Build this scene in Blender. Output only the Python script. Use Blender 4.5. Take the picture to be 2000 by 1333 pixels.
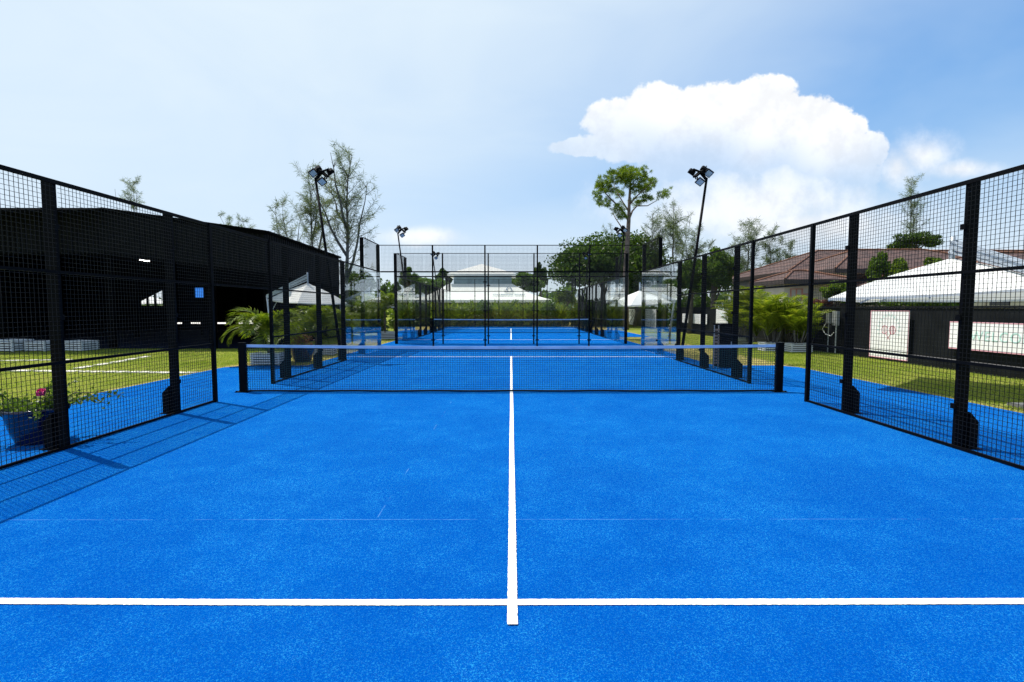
import bpy, math, random
import numpy as np
from mathutils import Vector, Matrix

for _o in list(bpy.data.objects):
    bpy.data.objects.remove(_o)
SC = bpy.context.scene
COL = SC.collection
random.seed(7)
R = math.radians

# ------------------------------------------------------------------ camera
CAM_H, PITCH, YAW, CAM_X = 1.603, R(3.687), 0.0022, -0.010
cd = bpy.data.cameras.new('camera')
cd.sensor_width = 36.0
cd.lens = 17.95
cd.clip_start = 0.02
cd.clip_end = 4000
cam = bpy.data.objects.new('camera', cd)
COL.objects.link(cam)
cam.location = (CAM_X, 0, CAM_H)
cam.rotation_euler = (math.pi / 2 - PITCH, 0, -YAW)
SC.camera = cam

# ------------------------------------------------------------------ light
SUN = Vector((-1.24, 0.73, 3.0)).normalized()
SUN_EL = math.asin(SUN.z)
SUN_AZ = math.atan2(SUN.x, SUN.y)            # clockwise from +Y
ld = bpy.data.lights.new('sun', 'SUN')
ld.energy = 3.1
ld.angle = R(0.53)
ld.color = (1.0, 0.95, 0.87)
sun = bpy.data.objects.new('sun', ld)
COL.objects.link(sun)
sun.rotation_euler = (-SUN).to_track_quat('-Z', 'Y').to_euler()
sun.location = (-20, 10, 40)

SC.view_settings.view_transform = 'Standard'
SC.view_settings.look = 'None'
SC.view_settings.gamma = 1.0
SC.view_settings.use_curve_mapping = False
SC.view_settings.exposure = 0.95

W = bpy.data.worlds.new('World')
SC.world = W
W.use_nodes = True
wn = W.node_tree
for n in list(wn.nodes):
    wn.nodes.remove(n)


class NB:
    """small node-building helper"""
    def __init__(s, tree):
        s.t = tree

    def n(s, kind, **kw):
        o = s.t.nodes.new(kind)
        for k, v in kw.items():
            setattr(o, k, v)
        return o

    def link(s, a, b):
        s.t.links.new(a, b)

    def put(s, sock, v):
        if isinstance(v, (int, float)):
            sock.default_value = v
        elif isinstance(v, (tuple, list)):
            sock.default_value = v
        else:
            s.t.links.new(v, sock)

    def m(s, op, a, b=None, c=None, clamp=False):
        o = s.n('ShaderNodeMath', operation=op, use_clamp=clamp)
        s.put(o.inputs[0], a)
        if b is not None:
            s.put(o.inputs[1], b)
        if c is not None:
            s.put(o.inputs[2], c)
        return o.outputs[0]

    def sstep(s, v, lo, hi, to0=0.0, to1=1.0):
        o = s.n('ShaderNodeMapRange', interpolation_type='SMOOTHSTEP')
        s.put(o.inputs[0], v)
        o.inputs[1].default_value = lo
        o.inputs[2].default_value = hi
        o.inputs[3].default_value = to0
        o.inputs[4].default_value = to1
        return o.outputs[0]

    def mix(s, fac, a, b, blend='MIX'):
        o = s.n('ShaderNodeMix', data_type='RGBA', blend_type=blend)
        s.put(o.inputs[0], fac)
        s.put(o.inputs[6], a if not isinstance(a, tuple) or len(a) == 4 else a + (1,))
        s.put(o.inputs[7], b if not isinstance(b, tuple) or len(b) == 4 else b + (1,))
        return o.outputs[2]

    def noise(s, vec, scale, detail=4, rough=0.55, dim='3D', dist=0.0):
        o = s.n('ShaderNodeTexNoise', noise_dimensions=dim)
        if vec is not None:
            s.link(vec, o.inputs['Vector'])
        o.inputs['Scale'].default_value = scale
        o.inputs['Detail'].default_value = detail
        o.inputs['Roughness'].default_value = rough
        o.inputs['Distortion'].default_value = dist
        return o.outputs[0]


VEIL = (3.42, 3.95, 4.34)
SKY_SAT = 1.25
SKY_A = (0.28, 0.28, 0.28)
SKY_M = (4.2, 4.4, 5.2)


def build_world():
    b = NB(wn)
    sky = b.n('ShaderNodeTexSky', sky_type='NISHITA')
    sky.sun_disc = False
    sky.sun_elevation = SUN_EL
    sky.sun_rotation = SUN_AZ
    sky.altitude = 0
    sky.air_density = 1.0
    sky.dust_density = 1.0
    sky.ozone_density = 3.0
    tc = b.n('ShaderNodeTexCoord')
    sep = b.n('ShaderNodeSeparateXYZ')
    b.link(tc.outputs['Generated'], sep.inputs[0])
    X, Y, Z = sep.outputs
    ys = b.m('MAXIMUM', Y, 0.15)
    u = b.m('DIVIDE', X, ys)
    w = b.m('DIVIDE', Z, ys)
    front = b.sstep(Y, 0.2, 0.45)
    comb = b.n('ShaderNodeCombineXYZ')
    b.put(comb.inputs[0], u)
    b.put(comb.inputs[1], w)
    uv = comb.outputs[0]
    n1 = b.noise(uv, 9.0, 5, 0.62, '2D')
    n2 = b.noise(uv, 26.0, 3, 0.6, '2D')
    n3 = b.noise(uv, 4.0, 2, 0.5, '2D')

    def blobs(lst):
        acc = None
        for (px, py, rx, ry) in lst:
            du = b.m('MULTIPLY', b.m('SUBTRACT', u, (px - 998) / 998), 998 / rx)
            dw = b.m('MULTIPLY', b.m('SUBTRACT', w, (602 - py) / 998), 998 / ry)
            q = b.m('ADD', b.m('MULTIPLY', du, du), b.m('MULTIPLY', dw, dw))
            acc = q if acc is None else b.m('MINIMUM', acc, q)
        return b.m('SUBTRACT', 1.0, b.m('SQRT', acc))
    crest = blobs([(1205, 245, 80, 45), (1290, 238, 110, 62), (1390, 235, 120, 66), (1485, 218, 82, 62),
                   (1560, 248, 95, 62), (1625, 272, 62, 48), (1680, 302, 52, 40), (1150, 295, 95, 20),
                   (1240, 290, 120, 40), (1440, 320, 230, 95), (1600, 345, 135, 85), (1640, 390, 80, 40)])
    billow = b.m('ADD', b.m('MULTIPLY', b.m('SUBTRACT', n1, 0.5), 0.85), b.m('MULTIPLY', b.m('SUBTRACT', n2, 0.5), 0.35))
    d1 = b.m('ADD', crest, billow)
    sharp = b.sstep(d1, -0.02, 0.14)
    # the cloud thins out towards its base
    fade = b.sstep(b.m('ADD', w, b.m('MULTIPLY', b.m('SUBTRACT', n3, 0.5), 0.16)), 0.20, 0.40, 0.14, 1.0)
    a1 = b.m('MULTIPLY', sharp, fade)
    wisp = blobs([(1790, 310, 85, 52), (1860, 335, 95, 26), (1740, 335, 60, 60), (1560, 440, 300, 60), (830, 464, 110, 22), (1480, 400, 330, 100)])
    d2 = b.m('ADD', wisp, b.m('MULTIPLY', b.m('SUBTRACT', n1, 0.5), 1.1))
    a2 = b.m('MULTIPLY', b.sstep(d2, -0.1, 1.0), 0.85)
    mp = b.n('ShaderNodeMapping')
    mp.inputs['Scale'].default_value = (1.0, 1.0, 2.6)
    b.link(tc.outputs['Generated'], mp.inputs[0])
    cir = b.noise(mp.outputs[0], 2.2, 4, 0.6, '3D', 0.6)
    # thin high veil: milky round the sun and towards the horizon, streaked by cirrus
    dt = b.n('ShaderNodeVectorMath', operation='DOT_PRODUCT')
    b.link(tc.outputs['Generated'], dt.inputs[0])
    dt.inputs[1].default_value = tuple(SUN)
    sv = b.sstep(dt.outputs['Value'], 0.15, 0.72)
    hv = b.sstep(Z, 0.38, 0.02, 0.0, 0.74)
    veil = b.m('ADD', b.m('MAXIMUM', sv, hv), b.m('MULTIPLY', b.m('SUBTRACT', cir, 0.5), 0.55))
    a3 = b.m('MULTIPLY', b.m('MAXIMUM', veil, 0.0), 0.88, clamp=True)
    fa = b.m('MULTIPLY', b.m('MAXIMUM', a1, a2), front)
    shade = b.sstep(b.m('ADD', b.m('MULTIPLY', n1, 0.6), b.m('MULTIPLY', n2, 0.4)), 0.36, 0.58, 4.05, 4.6)
    cc = b.n('ShaderNodeCombineXYZ')
    b.put(cc.inputs[0], shade)
    b.put(cc.inputs[1], b.m('MULTIPLY', shade, 1.02))
    b.put(cc.inputs[2], b.m('MULTIPLY', shade, 1.05))
    # soft shoulder so that the bright horizon keeps its blue instead of clipping
    hs = b.n('ShaderNodeHueSaturation')
    hs.inputs['Saturation'].default_value = SKY_SAT
    b.link(sky.outputs[0], hs.inputs['Color'])
    sc_ = b.n('ShaderNodeSeparateColor')
    b.link(hs.outputs[0], sc_.inputs[0])
    co = b.n('ShaderNodeCombineColor')
    for k in range(3):
        v = b.m('SUBTRACT', 1.0, b.m('EXPONENT', b.m('MULTIPLY', b.m('MAXIMUM', sc_.outputs[k], 0.0), -SKY_A[k])))
        b.put(co.inputs[k], b.m('MULTIPLY', v, SKY_M[k]))
    skyc = co.outputs[0]
    mixn = b.mix(a3, skyc, VEIL)
    mixn = b.mix(fa, mixn, cc.outputs[0])
    bg = b.n('ShaderNodeBackground')
    bg.inputs['Strength'].default_value = 0.12
    b.link(mixn, bg.inputs['Color'])
    out = b.n('ShaderNodeOutputWorld')
    b.link(bg.outputs[0], out.inputs[0])


build_world()

# ------------------------------------------------------------------ materials
MATS = {}


def new_mat(name):
    m = bpy.data.materials.new(name)
    m.use_nodes = True
    m.node_tree.nodes.clear()
    b = NB(m.node_tree)
    out = b.n('ShaderNodeOutputMaterial')
    MATS[name] = m
    return m, b, out


def pmat(name, col, rough=0.5, metal=0.0, var=0.15, scale=8.0, spec=0.5, bump=0.0, bscale=60.0, emis=None, estr=0.0):
    m, b, out = new_mat(name)
    p = b.n('ShaderNodeBsdfPrincipled')
    tc = b.n('ShaderNodeTexCoord')
    nz = b.noise(tc.outputs['Object'], scale, 5, 0.6)
    f = b.sstep(nz, 0.3, 0.7)
    c = b.mix(f, tuple(x * (1 - var) for x in col), tuple(min(1, x * (1 + var)) for x in col))
    b.link(c, p.inputs['Base Color'])
    p.inputs['Roughness'].default_value = rough
    p.inputs['Metallic'].default_value = metal
    p.inputs['Specular IOR Level'].default_value = spec
    if emis:
        p.inputs['Emission Color'].default_value = emis + (1,)
        p.inputs['Emission Strength'].default_value = estr
    if bump:
        bn = b.n('ShaderNodeBump')
        bn.inputs['Strength'].default_value = bump
        bn.inputs['Distance'].default_value = 0.01
        b.link(b.noise(tc.outputs['Object'], bscale, 3), bn.inputs['Height'])
        b.link(bn.outputs[0], p.inputs['Normal'])
    b.link(p.outputs[0], out.inputs[0])
    return m


def leafmat(name, c0, c1, c2, trans=0.4, gloss=0.025, cscale=0.9):
    m, b, out = new_mat(name)
    g = b.n('ShaderNodeNewGeometry')
    tc = b.n('ShaderNodeTexCoord')
    nz = b.noise(tc.outputs['Object'], cscale, 3)
    f = b.m('ADD', b.m('MULTIPLY', g.outputs['Random Per Island'], 0.6), b.m('MULTIPLY', b.sstep(nz, 0.3, 0.7), 0.4))
    r = b.n('ShaderNodeValToRGB')
    e = r.color_ramp.elements
    e[0].position = 0.0
    e[0].color = c0 + (1,)
    e[1].position = 1.0
    e[1].color = c2 + (1,)
    k = e.new(0.55)
    k.color = c1 + (1,)
    b.link(f, r.inputs[0])
    d = b.n('ShaderNodeBsdfDiffuse')
    t = b.n('ShaderNodeBsdfTranslucent')
    gl = b.n('ShaderNodeBsdfGlossy')
    gl.inputs['Roughness'].default_value = 0.4
    b.link(r.outputs[0], d.inputs[0])
    b.link(b.mix(1.0, r.outputs[0], (1.5, 1.6, 0.7, 1), 'MULTIPLY'), t.inputs[0])
    m1 = b.n('ShaderNodeMixShader')
    m1.inputs[0].default_value = trans
    b.link(d.outputs[0], m1.inputs[1])
    b.link(t.outputs[0], m1.inputs[2])
    m2 = b.n('ShaderNodeMixShader')
    m2.inputs[0].default_value = gloss
    b.link(m1.outputs[0], m2.inputs[1])
    b.link(gl.outputs[0], m2.inputs[2])
    b.link(m2.outputs[0], out.inputs[0])
    return m


def turf_mat():
    m, b, out = new_mat('blue_turf')
    tc = b.n('ShaderNodeTexCoord')
    P = tc.outputs['Object']
    p = b.n('ShaderNodeBsdfPrincipled')
    sep = b.n('ShaderNodeSeparateXYZ')
    b.link(P, sep.inputs[0])
    X, Y, Z = sep.outputs
    fine = b.noise(P, 120.0, 2, 0.7)
    fine2 = b.noise(P, 75.0, 3, 0.65)
    big = b.noise(P, 0.8, 5, 0.6)
    mid = b.noise(P, 3.2, 4, 0.6)
    base = b.mix(b.sstep(big, 0.32, 0.68), (0.0, 0.058, 0.295), (0.0, 0.070, 0.325))
    base = b.mix(b.m('MULTIPLY', b.sstep(fine2, 0.50, 0.30), 0.45), base, (0.0, 0.030, 0.20))
    speckamt = b.m('ADD', 0.52, b.m('MULTIPLY', b.sstep(b.m('ADD', b.m('MULTIPLY', big, .6), b.m('MULTIPLY', mid, .4)), 0.42, 0.66), 0.5))
    speckamt = b.m('ADD', speckamt, b.sstep(Y, 2.0, 6.5, -0.12, 0.36))  # specks fainter at the camera end, stronger farther along the court
    speck = b.m('MULTIPLY', b.sstep(fine, 0.52, 0.66), speckamt)
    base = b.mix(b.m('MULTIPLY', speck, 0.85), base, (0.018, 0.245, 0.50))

    tip = b.noise(P, 270.0, 1, 0.5)
    base = b.mix(b.m('MULTIPLY', b.sstep(tip, 0.63, 0.74), b.m('MULTIPLY', speckamt, 0.8)), base, (0.09, 0.36, 0.66))

    def seam(coord, pos, lo, hi, other, thick, thr):
        dd = b.m('ABSOLUTE', b.m('SUBTRACT', b.m('ADD', coord, b.m('MULTIPLY', b.m('SUBTRACT', mid, 0.5), 0.012)), pos))
        line = b.sstep(dd, thick, thick * 0.4)
        msk = b.m('MULTIPLY', b.m('GREATER_THAN', other, lo), b.m('LESS_THAN', other, hi))
        wear = b.sstep(b.noise(P, 2.3, 5, 0.7), thr, thr + 0.14)
        return b.m('MULTIPLY', b.m('MULTIPLY', line, msk), wear)
    s1 = seam(Y, 3.735, -4.4, 4.6, X, 0.0042, 0.40)
    s2 = seam(X, -1.02, 3.74, 8.7, Y, 0.006, 0.50)
    s3 = seam(X, 1.02, 6.9, 9.4, Y, 0.006, 0.54)
    s4 = seam(X, -3.1, 4.4, 9.4, Y, 0.005, 0.60)
    ss = b.m('MAXIMUM', b.m('MAXIMUM', s1, s2), b.m('MAXIMUM', s3, s4))
    base = b.mix(b.m('MULTIPLY', ss, 0.30), base, (0.20, 0.42, 0.70))
    b.link(base, p.inputs['Base Color'])
    p.inputs['Roughness'].default_value = 0.8
    p.inputs['Specular IOR Level'].default_value = 0.0
    bn = b.n('ShaderNodeBump')
    bn.inputs['Strength'].default_value = 0.6
    bn.inputs['Distance'].default_value = 0.006
    b.link(b.m('ADD', fine, b.m('MULTIPLY', fine2, 0.8)), bn.inputs['Height'])
    b.link(bn.outputs[0], p.inputs['Normal'])
    b.link(p.outputs[0], out.inputs[0])


def grass_ground_mat():
    m, b, out = new_mat('lawn')
    tc = b.n('ShaderNodeTexCoord')
    P = tc.outputs['Object']
    d = b.n('ShaderNodeBsdfDiffuse')
    n1 = b.noise(P, 0.5, 5, 0.6)
    n2 = b.noise(P, 14.0, 4, 0.7)
    n3 = b.noise(P, 60.0, 3, 0.7)
    c = b.mix(b.sstep(n1, 0.35, 0.65), (0.15, 0.21, 0.025), (0.27, 0.30, 0.06))
    c = b.mix(b.sstep(n2, 0.45, 0.72), c, (0.36, 0.29, 0.10))
    c = b.mix(b.m('MULTIPLY', b.sstep(n3, 0.55, 0.35), 0.7), c, (0.045, 0.075, 0.006))
    sp = b.n('ShaderNodeSeparateXYZ')
    b.link(P, sp.inputs[0])
    ex = b.m('ADD', b.m('ABSOLUTE', sp.outputs[0]), b.m('MULTIPLY', b.m('SUBTRACT', n2, 0.5), 0.5))
    c = b.mix(b.m('MULTIPLY', b.sstep(ex, 8.1, 7.75), 0.75), c, (0.40, 0.31, 0.13))
    b.link(c, d.inputs[0])
    bn = b.n('ShaderNodeBump')
    bn.inputs['Strength'].default_value = 0.8
    bn.inputs['Distance'].default_value = 0.03
    b.link(n3, bn.inputs['Height'])
    b.link(bn.outputs[0], d.inputs['Normal'])
    b.link(d.outputs[0], out.inputs[0])


def glass_mat(name, tint, refl=1.0):
    m, b, out = new_mat(name)
    t = b.n('ShaderNodeBsdfTransparent')
    t.inputs[0].default_value = tint + (1,)
    g = b.n('ShaderNodeBsdfGlossy')
    g.inputs['Roughness'].default_value = 0.0
    g.inputs['Color'].default_value = (0.95, 0.97, 1, 1)
    fr = b.n('ShaderNodeFresnel')
    fr.inputs[0].default_value = 1.5
    mx = b.n('ShaderNodeMixShader')
    b.link(b.m('MULTIPLY', b.m('SUBTRACT', fr.outputs[0], 0.03), refl, clamp=True), mx.inputs[0])
    b.link(t.outputs[0], mx.inputs[1])
    b.link(g.outputs[0], mx.inputs[2])
    b.link(mx.outputs[0], out.inputs[0])


def fabric_mat(name, col, trans):
    m, b, out = new_mat(name)
    tc = b.n('ShaderNodeTexCoord')
    nz = b.noise(tc.outputs['Object'], 3.0, 5)
    c = b.mix(b.sstep(nz, 0.3, 0.7), tuple(x * 0.95 for x in col), col)
    d = b.n('ShaderNodeBsdfDiffuse')
    t = b.n('ShaderNodeBsdfTranslucent')
    b.link(c, d.inputs[0])
    b.link(c, t.inputs[0])
    mx = b.n('ShaderNodeMixShader')
    mx.inputs[0].default_value = trans
    b.link(d.outputs[0], mx.inputs[1])
    b.link(t.outputs[0], mx.inputs[2])
    b.link(mx.outputs[0], out.inputs[0])


def tile_mat():
    m, b, out = new_mat('roof_tile')
    tc = b.n('ShaderNodeTexCoord')
    P = tc.outputs['Object']
    v = b.n('ShaderNodeTexVoronoi')
    v.inputs['Scale'].default_value = 4.2
    b.link(P, v.inputs['Vector'])
    sepc = b.n('ShaderNodeSeparateColor')
    b.link(v.outputs['Color'], sepc.inputs[0])
    c = b.mix(sepc.outputs[0], (0.042, 0.023, 0.020), (0.125, 0.066, 0.054))
    c = b.mix(b.m('MULTIPLY', b.sstep(b.noise(P, 1.1, 5), 0.4, 0.7), 0.5), c, (0.070, 0.045, 0.042))
    sep = b.n('ShaderNodeSeparateXYZ')
    b.link(P, sep.inputs[0])
    row = b.m('FRACT', b.m('MULTIPLY', sep.outputs[2], 6.5))
    p = b.n('ShaderNodeBsdfPrincipled')
    b.link(c, p.inputs['Base Color'])
    p.inputs['Roughness'].default_value = 0.8
    bn = b.n('ShaderNodeBump')
    bn.inputs['Strength'].default_value = 0.9
    bn.inputs['Distance'].default_value = 0.04
    b.link(b.m('ADD', row, sepc.outputs[1]), bn.inputs['Height'])
    b.link(bn.outputs[0], p.inputs['Normal'])
    b.link(p.outputs[0], out.inputs[0])


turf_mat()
grass_ground_mat()
tile_mat()
glass_mat('court_glass', (0.98, 0.99, 0.988), 0.6)
fabric_mat('white_canvas', (0.82, 0.82, 0.80), 0.30)
fabric_mat('marquee_canvas', (0.80, 0.79, 0.75), 0.22)
pmat('line_white', (0.80, 0.79, 0.75), 0.8, var=0.05, scale=120, bump=0.3, bscale=180)
pmat('black_steel', (0.0028, 0.0031, 0.0039), 0.5, var=0.25, scale=5, spec=0.05)
pmat('black_wire', (0.004, 0.0045, 0.005), 0.5, var=0.1, scale=5, spec=0.2)
pmat('net_cord', (0.010, 0.042, 0.046), 0.7, var=0.1, scale=5, spec=0.2)
pmat('net_tape', (0.38, 0.53, 0.78), 0.8, var=0.12, scale=3)  # white tape; its shade and the turf's blue bounce are in the colour
pmat('steel_galv', (0.42, 0.44, 0.46), 0.45, 0.6, var=0.15, scale=6)
pmat('steel_dark', (0.03, 0.032, 0.035), 0.4, 0.3, var=0.2, scale=6)
pmat('alu', (0.40, 0.45, 0.50), 0.5, 0.3, var=0.1, scale=4)
pmat('lens_glass', (0.42, 0.52, 0.66), 0.12, var=0.1, scale=20, spec=0.8)  # pale blue of the reflected sky is put into the base colour
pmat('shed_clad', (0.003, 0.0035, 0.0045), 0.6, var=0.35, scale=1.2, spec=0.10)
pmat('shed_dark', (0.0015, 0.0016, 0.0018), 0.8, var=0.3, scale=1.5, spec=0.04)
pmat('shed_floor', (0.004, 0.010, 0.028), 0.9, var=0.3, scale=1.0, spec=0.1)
pmat('wall_black', (0.008, 0.009, 0.01), 0.6, var=0.35, scale=1.7, spec=0.12, bump=0.3, bscale=30)
pmat('wall_ledge', (0.10, 0.10, 0.10), 0.7, var=0.4, scale=3)
pmat('poster_white', (0.88, 0.87, 0.87), 0.55, var=0.04, scale=2)
pmat('poster_red', (0.55, 0.10, 0.16), 0.6, var=0.1)
pmat('poster_pink', (0.72, 0.35, 0.42), 0.6, var=0.1)
pmat('poster_teal', (0.52, 0.76, 0.70), 0.6, var=0.1)
pmat('poster_black', (0.02, 0.02, 0.025), 0.6, var=0.1)
pmat('poster_grey', (0.34, 0.36, 0.40), 0.6, var=0.2, scale=12)
pmat('print_navy', (0.06, 0.11, 0.17), 0.6, var=0.1)
pmat('cream_wall', (0.62, 0.52, 0.42), 0.85, var=0.06, scale=1.5, bump=0.2)
pmat('white_wall', (0.74, 0.73, 0.72), 0.85, var=0.05, scale=1.5)
pmat('fascia', (0.05, 0.035, 0.03), 0.6)
pmat('ridge_tile', (0.19, 0.082, 0.045), 0.8, var=0.3, scale=6)
pmat('window_dark', (0.012, 0.012, 0.014), 0.1, spec=0.6)
pmat('salmon', (0.60, 0.26, 0.18), 0.7)
pmat('planter_white', (0.66, 0.67, 0.68), 0.6, var=0.08, scale=5)
pmat('soil', (0.05, 0.035, 0.025), 0.95, var=0.4, scale=20)
pmat('pot_blue', (0.003, 0.008, 0.05), 0.15, var=0.35, scale=9, spec=0.7)
pmat('petal_pink', (0.72, 0.03, 0.22), 0.6, var=0.25, scale=40)
pmat('bark', (0.10, 0.080, 0.062), 0.9, var=0.4, scale=6, bump=0.5, bscale=25)
pmat('bark_grey', (0.12, 0.11, 0.10), 0.9, var=0.4, scale=6, bump=0.5, bscale=25)
pmat('bark_pine', (0.16, 0.115, 0.090), 0.9, var=0.4, scale=6, bump=0.5, bscale=25)
pmat('slab_pale', (0.62, 0.58, 0.53), 0.85, var=0.15, scale=4, bump=0.3)
pmat('wood_slat', (0.30, 0.20, 0.14), 0.7, var=0.3, scale=8)
pmat('clerestory', (0.22, 0.32, 0.38), 0.4, var=0.2, scale=2)
pmat('screen_blue', (0.02, 0.05, 0.1), 0.3, emis=(0.03, 0.20, 0.72), estr=0.6)
pmat('lamp_lit', (0.8, 0.8, 0.8), 0.3, emis=(1.0, 0.98, 0.92), estr=6.0)
pmat('corrugated_grey', (0.10, 0.11, 0.12), 0.6, var=0.2, scale=2)
leafmat('leaf_dark', (0.018, 0.038, 0.008), (0.045, 0.085, 0.013), (0.10, 0.15, 0.022), 0.35)
leafmat('leaf_mid', (0.025, 0.055, 0.008), (0.062, 0.115, 0.014), (0.14, 0.20, 0.028), 0.40)
leafmat('leaf_light', (0.04, 0.08, 0.01), (0.10, 0.16, 0.018), (0.20, 0.25, 0.035), 0.42)
leafmat('leaf_palm', (0.04, 0.075, 0.008), (0.12, 0.165, 0.012), (0.27, 0.28, 0.03), 0.42, 0.03)
leafmat('needle_casu', (0.075, 0.105, 0.060), (0.11, 0.145, 0.085), (0.17, 0.19, 0.085), 0.35)
leafmat('needle_casu_gold', (0.07, 0.075, 0.022), (0.13, 0.125, 0.03), (0.20, 0.18, 0.05), 0.35)
leafmat('needle_pine', (0.055, 0.095, 0.010), (0.12, 0.18, 0.016), (0.23, 0.28, 0.028), 0.42)
leafmat('grass_blade', (0.13, 0.20, 0.02), (0.24, 0.30, 0.045), (0.42, 0.40, 0.12), 0.45, 0.02, 0.6)
leafmat('leaf_red', (0.10, 0.03, 0.03), (0.16, 0.06, 0.05), (0.22, 0.14, 0.05), 0.35)


# ------------------------------------------------------------------ mesh helpers
OFF = {}


def link_mesh(me, name, mat, parent):
    o = bpy.data.objects.new(name, me)
    COL.objects.link(o)
    if mat:
        me.materials.append(MATS[mat])
    if parent is not None:
        o.parent = parent
        if parent.name in OFF:
            o.matrix_parent_inverse = Matrix.Translation(-OFF[parent.name])
    return o


class MB:
    def __init__(s):
        s.v = []
        s.f = []

    def face(s, pts):
        k = len(s.v)
        s.v += [tuple(p) for p in pts]
        s.f.append(tuple(range(k, k + len(pts))))

    def box(s, x0, x1, y0, y1, z0, z1):
        k = len(s.v)
        s.v += [(x0, y0, z0), (x1, y0, z0), (x1, y1, z0), (x0, y1, z0), (x0, y0, z1), (x1, y0, z1), (x1, y1, z1), (x0, y1, z1)]
        s.f += [(k, k + 3, k + 2, k + 1), (k + 4, k + 5, k + 6, k + 7), (k, k + 1, k + 5, k + 4), (k + 1, k + 2, k + 6, k + 5),
                (k + 2, k + 3, k + 7, k + 6), (k + 3, k, k + 4, k + 7)]
        return s

    def bar(s, p0, p1, w, h, up=(0, 0, 1), caps=True):
        p0, p1 = Vector(p0), Vector(p1)
        d = (p1 - p0).normalized()
        up = Vector(up)
        if abs(d.dot(up)) > 0.98:
            up = Vector((0, 1, 0)) if abs(d.y) < 0.9 else Vector((1, 0, 0))
        a = d.cross(up).normalized() * (w / 2)
        c = a.cross(d).normalized() * (h / 2)
        k = len(s.v)
        for p in (p0, p1):
            for q in (-a - c, a - c, a + c, -a + c):
                s.v.append(tuple(p + q))
        s.f += [(k, k + 1, k + 5, k + 4), (k + 1, k + 2, k + 6, k + 5), (k + 2, k + 3, k + 7, k + 6), (k + 3, k, k + 4, k + 7)]
        if caps:
            s.f += [(k + 3, k + 2, k + 1, k), (k + 4, k + 5, k + 6, k + 7)]
        return s

    def tube(s, pts, rad, n=6, cap=True):
        pts = [Vector(p) for p in pts]
        rings = []
        a = None
        for i, p in enumerate(pts):
            d = (pts[min(i + 1, len(pts) - 1)] - pts[max(i - 1, 0)])
            d = d.normalized() if d.length > 1e-9 else Vector((0, 0, 1))
            if a is None:
                a = d.cross(Vector((0.13, 0.97, 0.2))).normalized()
            else:
                a = (a - d * a.dot(d)).normalized()
            c = d.cross(a)
            r = rad[i] if isinstance(rad, (list, tuple)) else rad
            k = len(s.v)
            for j in range(n):
                t = 2 * math.pi * j / n
                s.v.append(tuple(p + a * math.cos(t) * r + c * math.sin(t) * r))
            rings.append(k)
        for i in range(len(rings) - 1):
            for j in range(n):
                q = (j + 1) % n
                s.f.append((rings[i] + j, rings[i] + q, rings[i + 1] + q, rings[i + 1] + j))
        if cap:
            s.f.append(tuple(rings[0] + j for j in reversed(range(n))))
            s.f.append(tuple(rings[-1] + j for j in range(n)))
        return s

    def lathe(s, prof, n=28, c=(0, 0, 0)):
        k = len(s.v)
        for (r, z) in prof:
            for j in range(n):
                t = 2 * math.pi * j / n
                s.v.append((c[0] + r * math.cos(t), c[1] + r * math.sin(t), c[2] + z))
        for i in range(len(prof) - 1):
            for j in range(n):
                q = (j + 1) % n
                s.f.append((k + i * n + j, k + i * n + q, k + (i + 1) * n + q, k + (i + 1) * n + j))
        return s

    def prism(s, poly, axis, a0, a1):
        """extrude a 2D polygon along an axis ('x','y','z')"""
        def P(q, a):
            return {'x': (a, q[0], q[1]), 'y': (q[0], a, q[1]), 'z': (q[0], q[1], a)}[axis]
        n = len(poly)
        k = len(s.v)
        s.v += [P(q, a0) for q in poly] + [P(q, a1) for q in poly]
        s.f.append(tuple(range(k, k + n)))
        s.f.append(tuple(k + n + i for i in reversed(range(n))))
        for i in range(n):
            j = (i + 1) % n
            s.f.append((k + i, k + n + i, k + n + j, k + j))
        return s

    def mesh(s, name, smooth=False):
        me = bpy.data.meshes.new(name)
        me.from_pydata(s.v, [], s.f)
        if smooth:
            me.polygons.foreach_set('use_smooth', [True] * len(me.polygons))
        me.update()
        return me

    def build(s, name, mat, parent=None, smooth=False):
        return link_mesh(s.mesh(name, smooth), name, mat, parent)


def np_mesh(name, verts, nper, mat, parent=None):
    """verts: (M, nper, 3) array of separate polygons"""
    M = len(verts)
    me = bpy.data.meshes.new(name)
    me.vertices.add(M * nper)
    me.vertices.foreach_set('co', np.ascontiguousarray(verts, dtype=np.float32).ravel())
    me.loops.add(M * nper)
    me.loops.foreach_set('vertex_index', np.arange(M * nper, dtype=np.int32))
    me.polygons.add(M)
    me.polygons.foreach_set('loop_start', np.arange(0, M * nper, nper, dtype=np.int32))
    me.polygons.foreach_set('loop_total', np.full(M, nper, dtype=np.int32))
    me.update(calc_edges=True)
    return link_mesh(me, name, mat, parent)


def tag(o, label=None, cat=None, group=None, kind=None):
    if label:
        o['label'] = label
    if cat:
        o['category'] = cat
    if group:
        o['group'] = group
    if kind:
        o['kind'] = kind
    return o


def thing(name, label, cat, loc=(0, 0, 0), group=None, local=False):
    """empty at the base of a thing; unless local, its parts are given in world coordinates"""
    o = bpy.data.objects.new(name, None)
    COL.objects.link(o)
    o.location = loc
    o.empty_display_size = 0.2
    if not local:
        OFF[o.name] = Vector(loc)
    return tag(o, label, cat, group)


def kids(o):
    return [c for c in COL.objects if c.parent == o]


def copy_tree(o, parent=None, tree=None):
    c = o.copy()
    COL.objects.link(c)
    if parent is not None:
        c.parent = parent
    for ch in o.children:
        copy_tree(ch, c)
    return c


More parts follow.
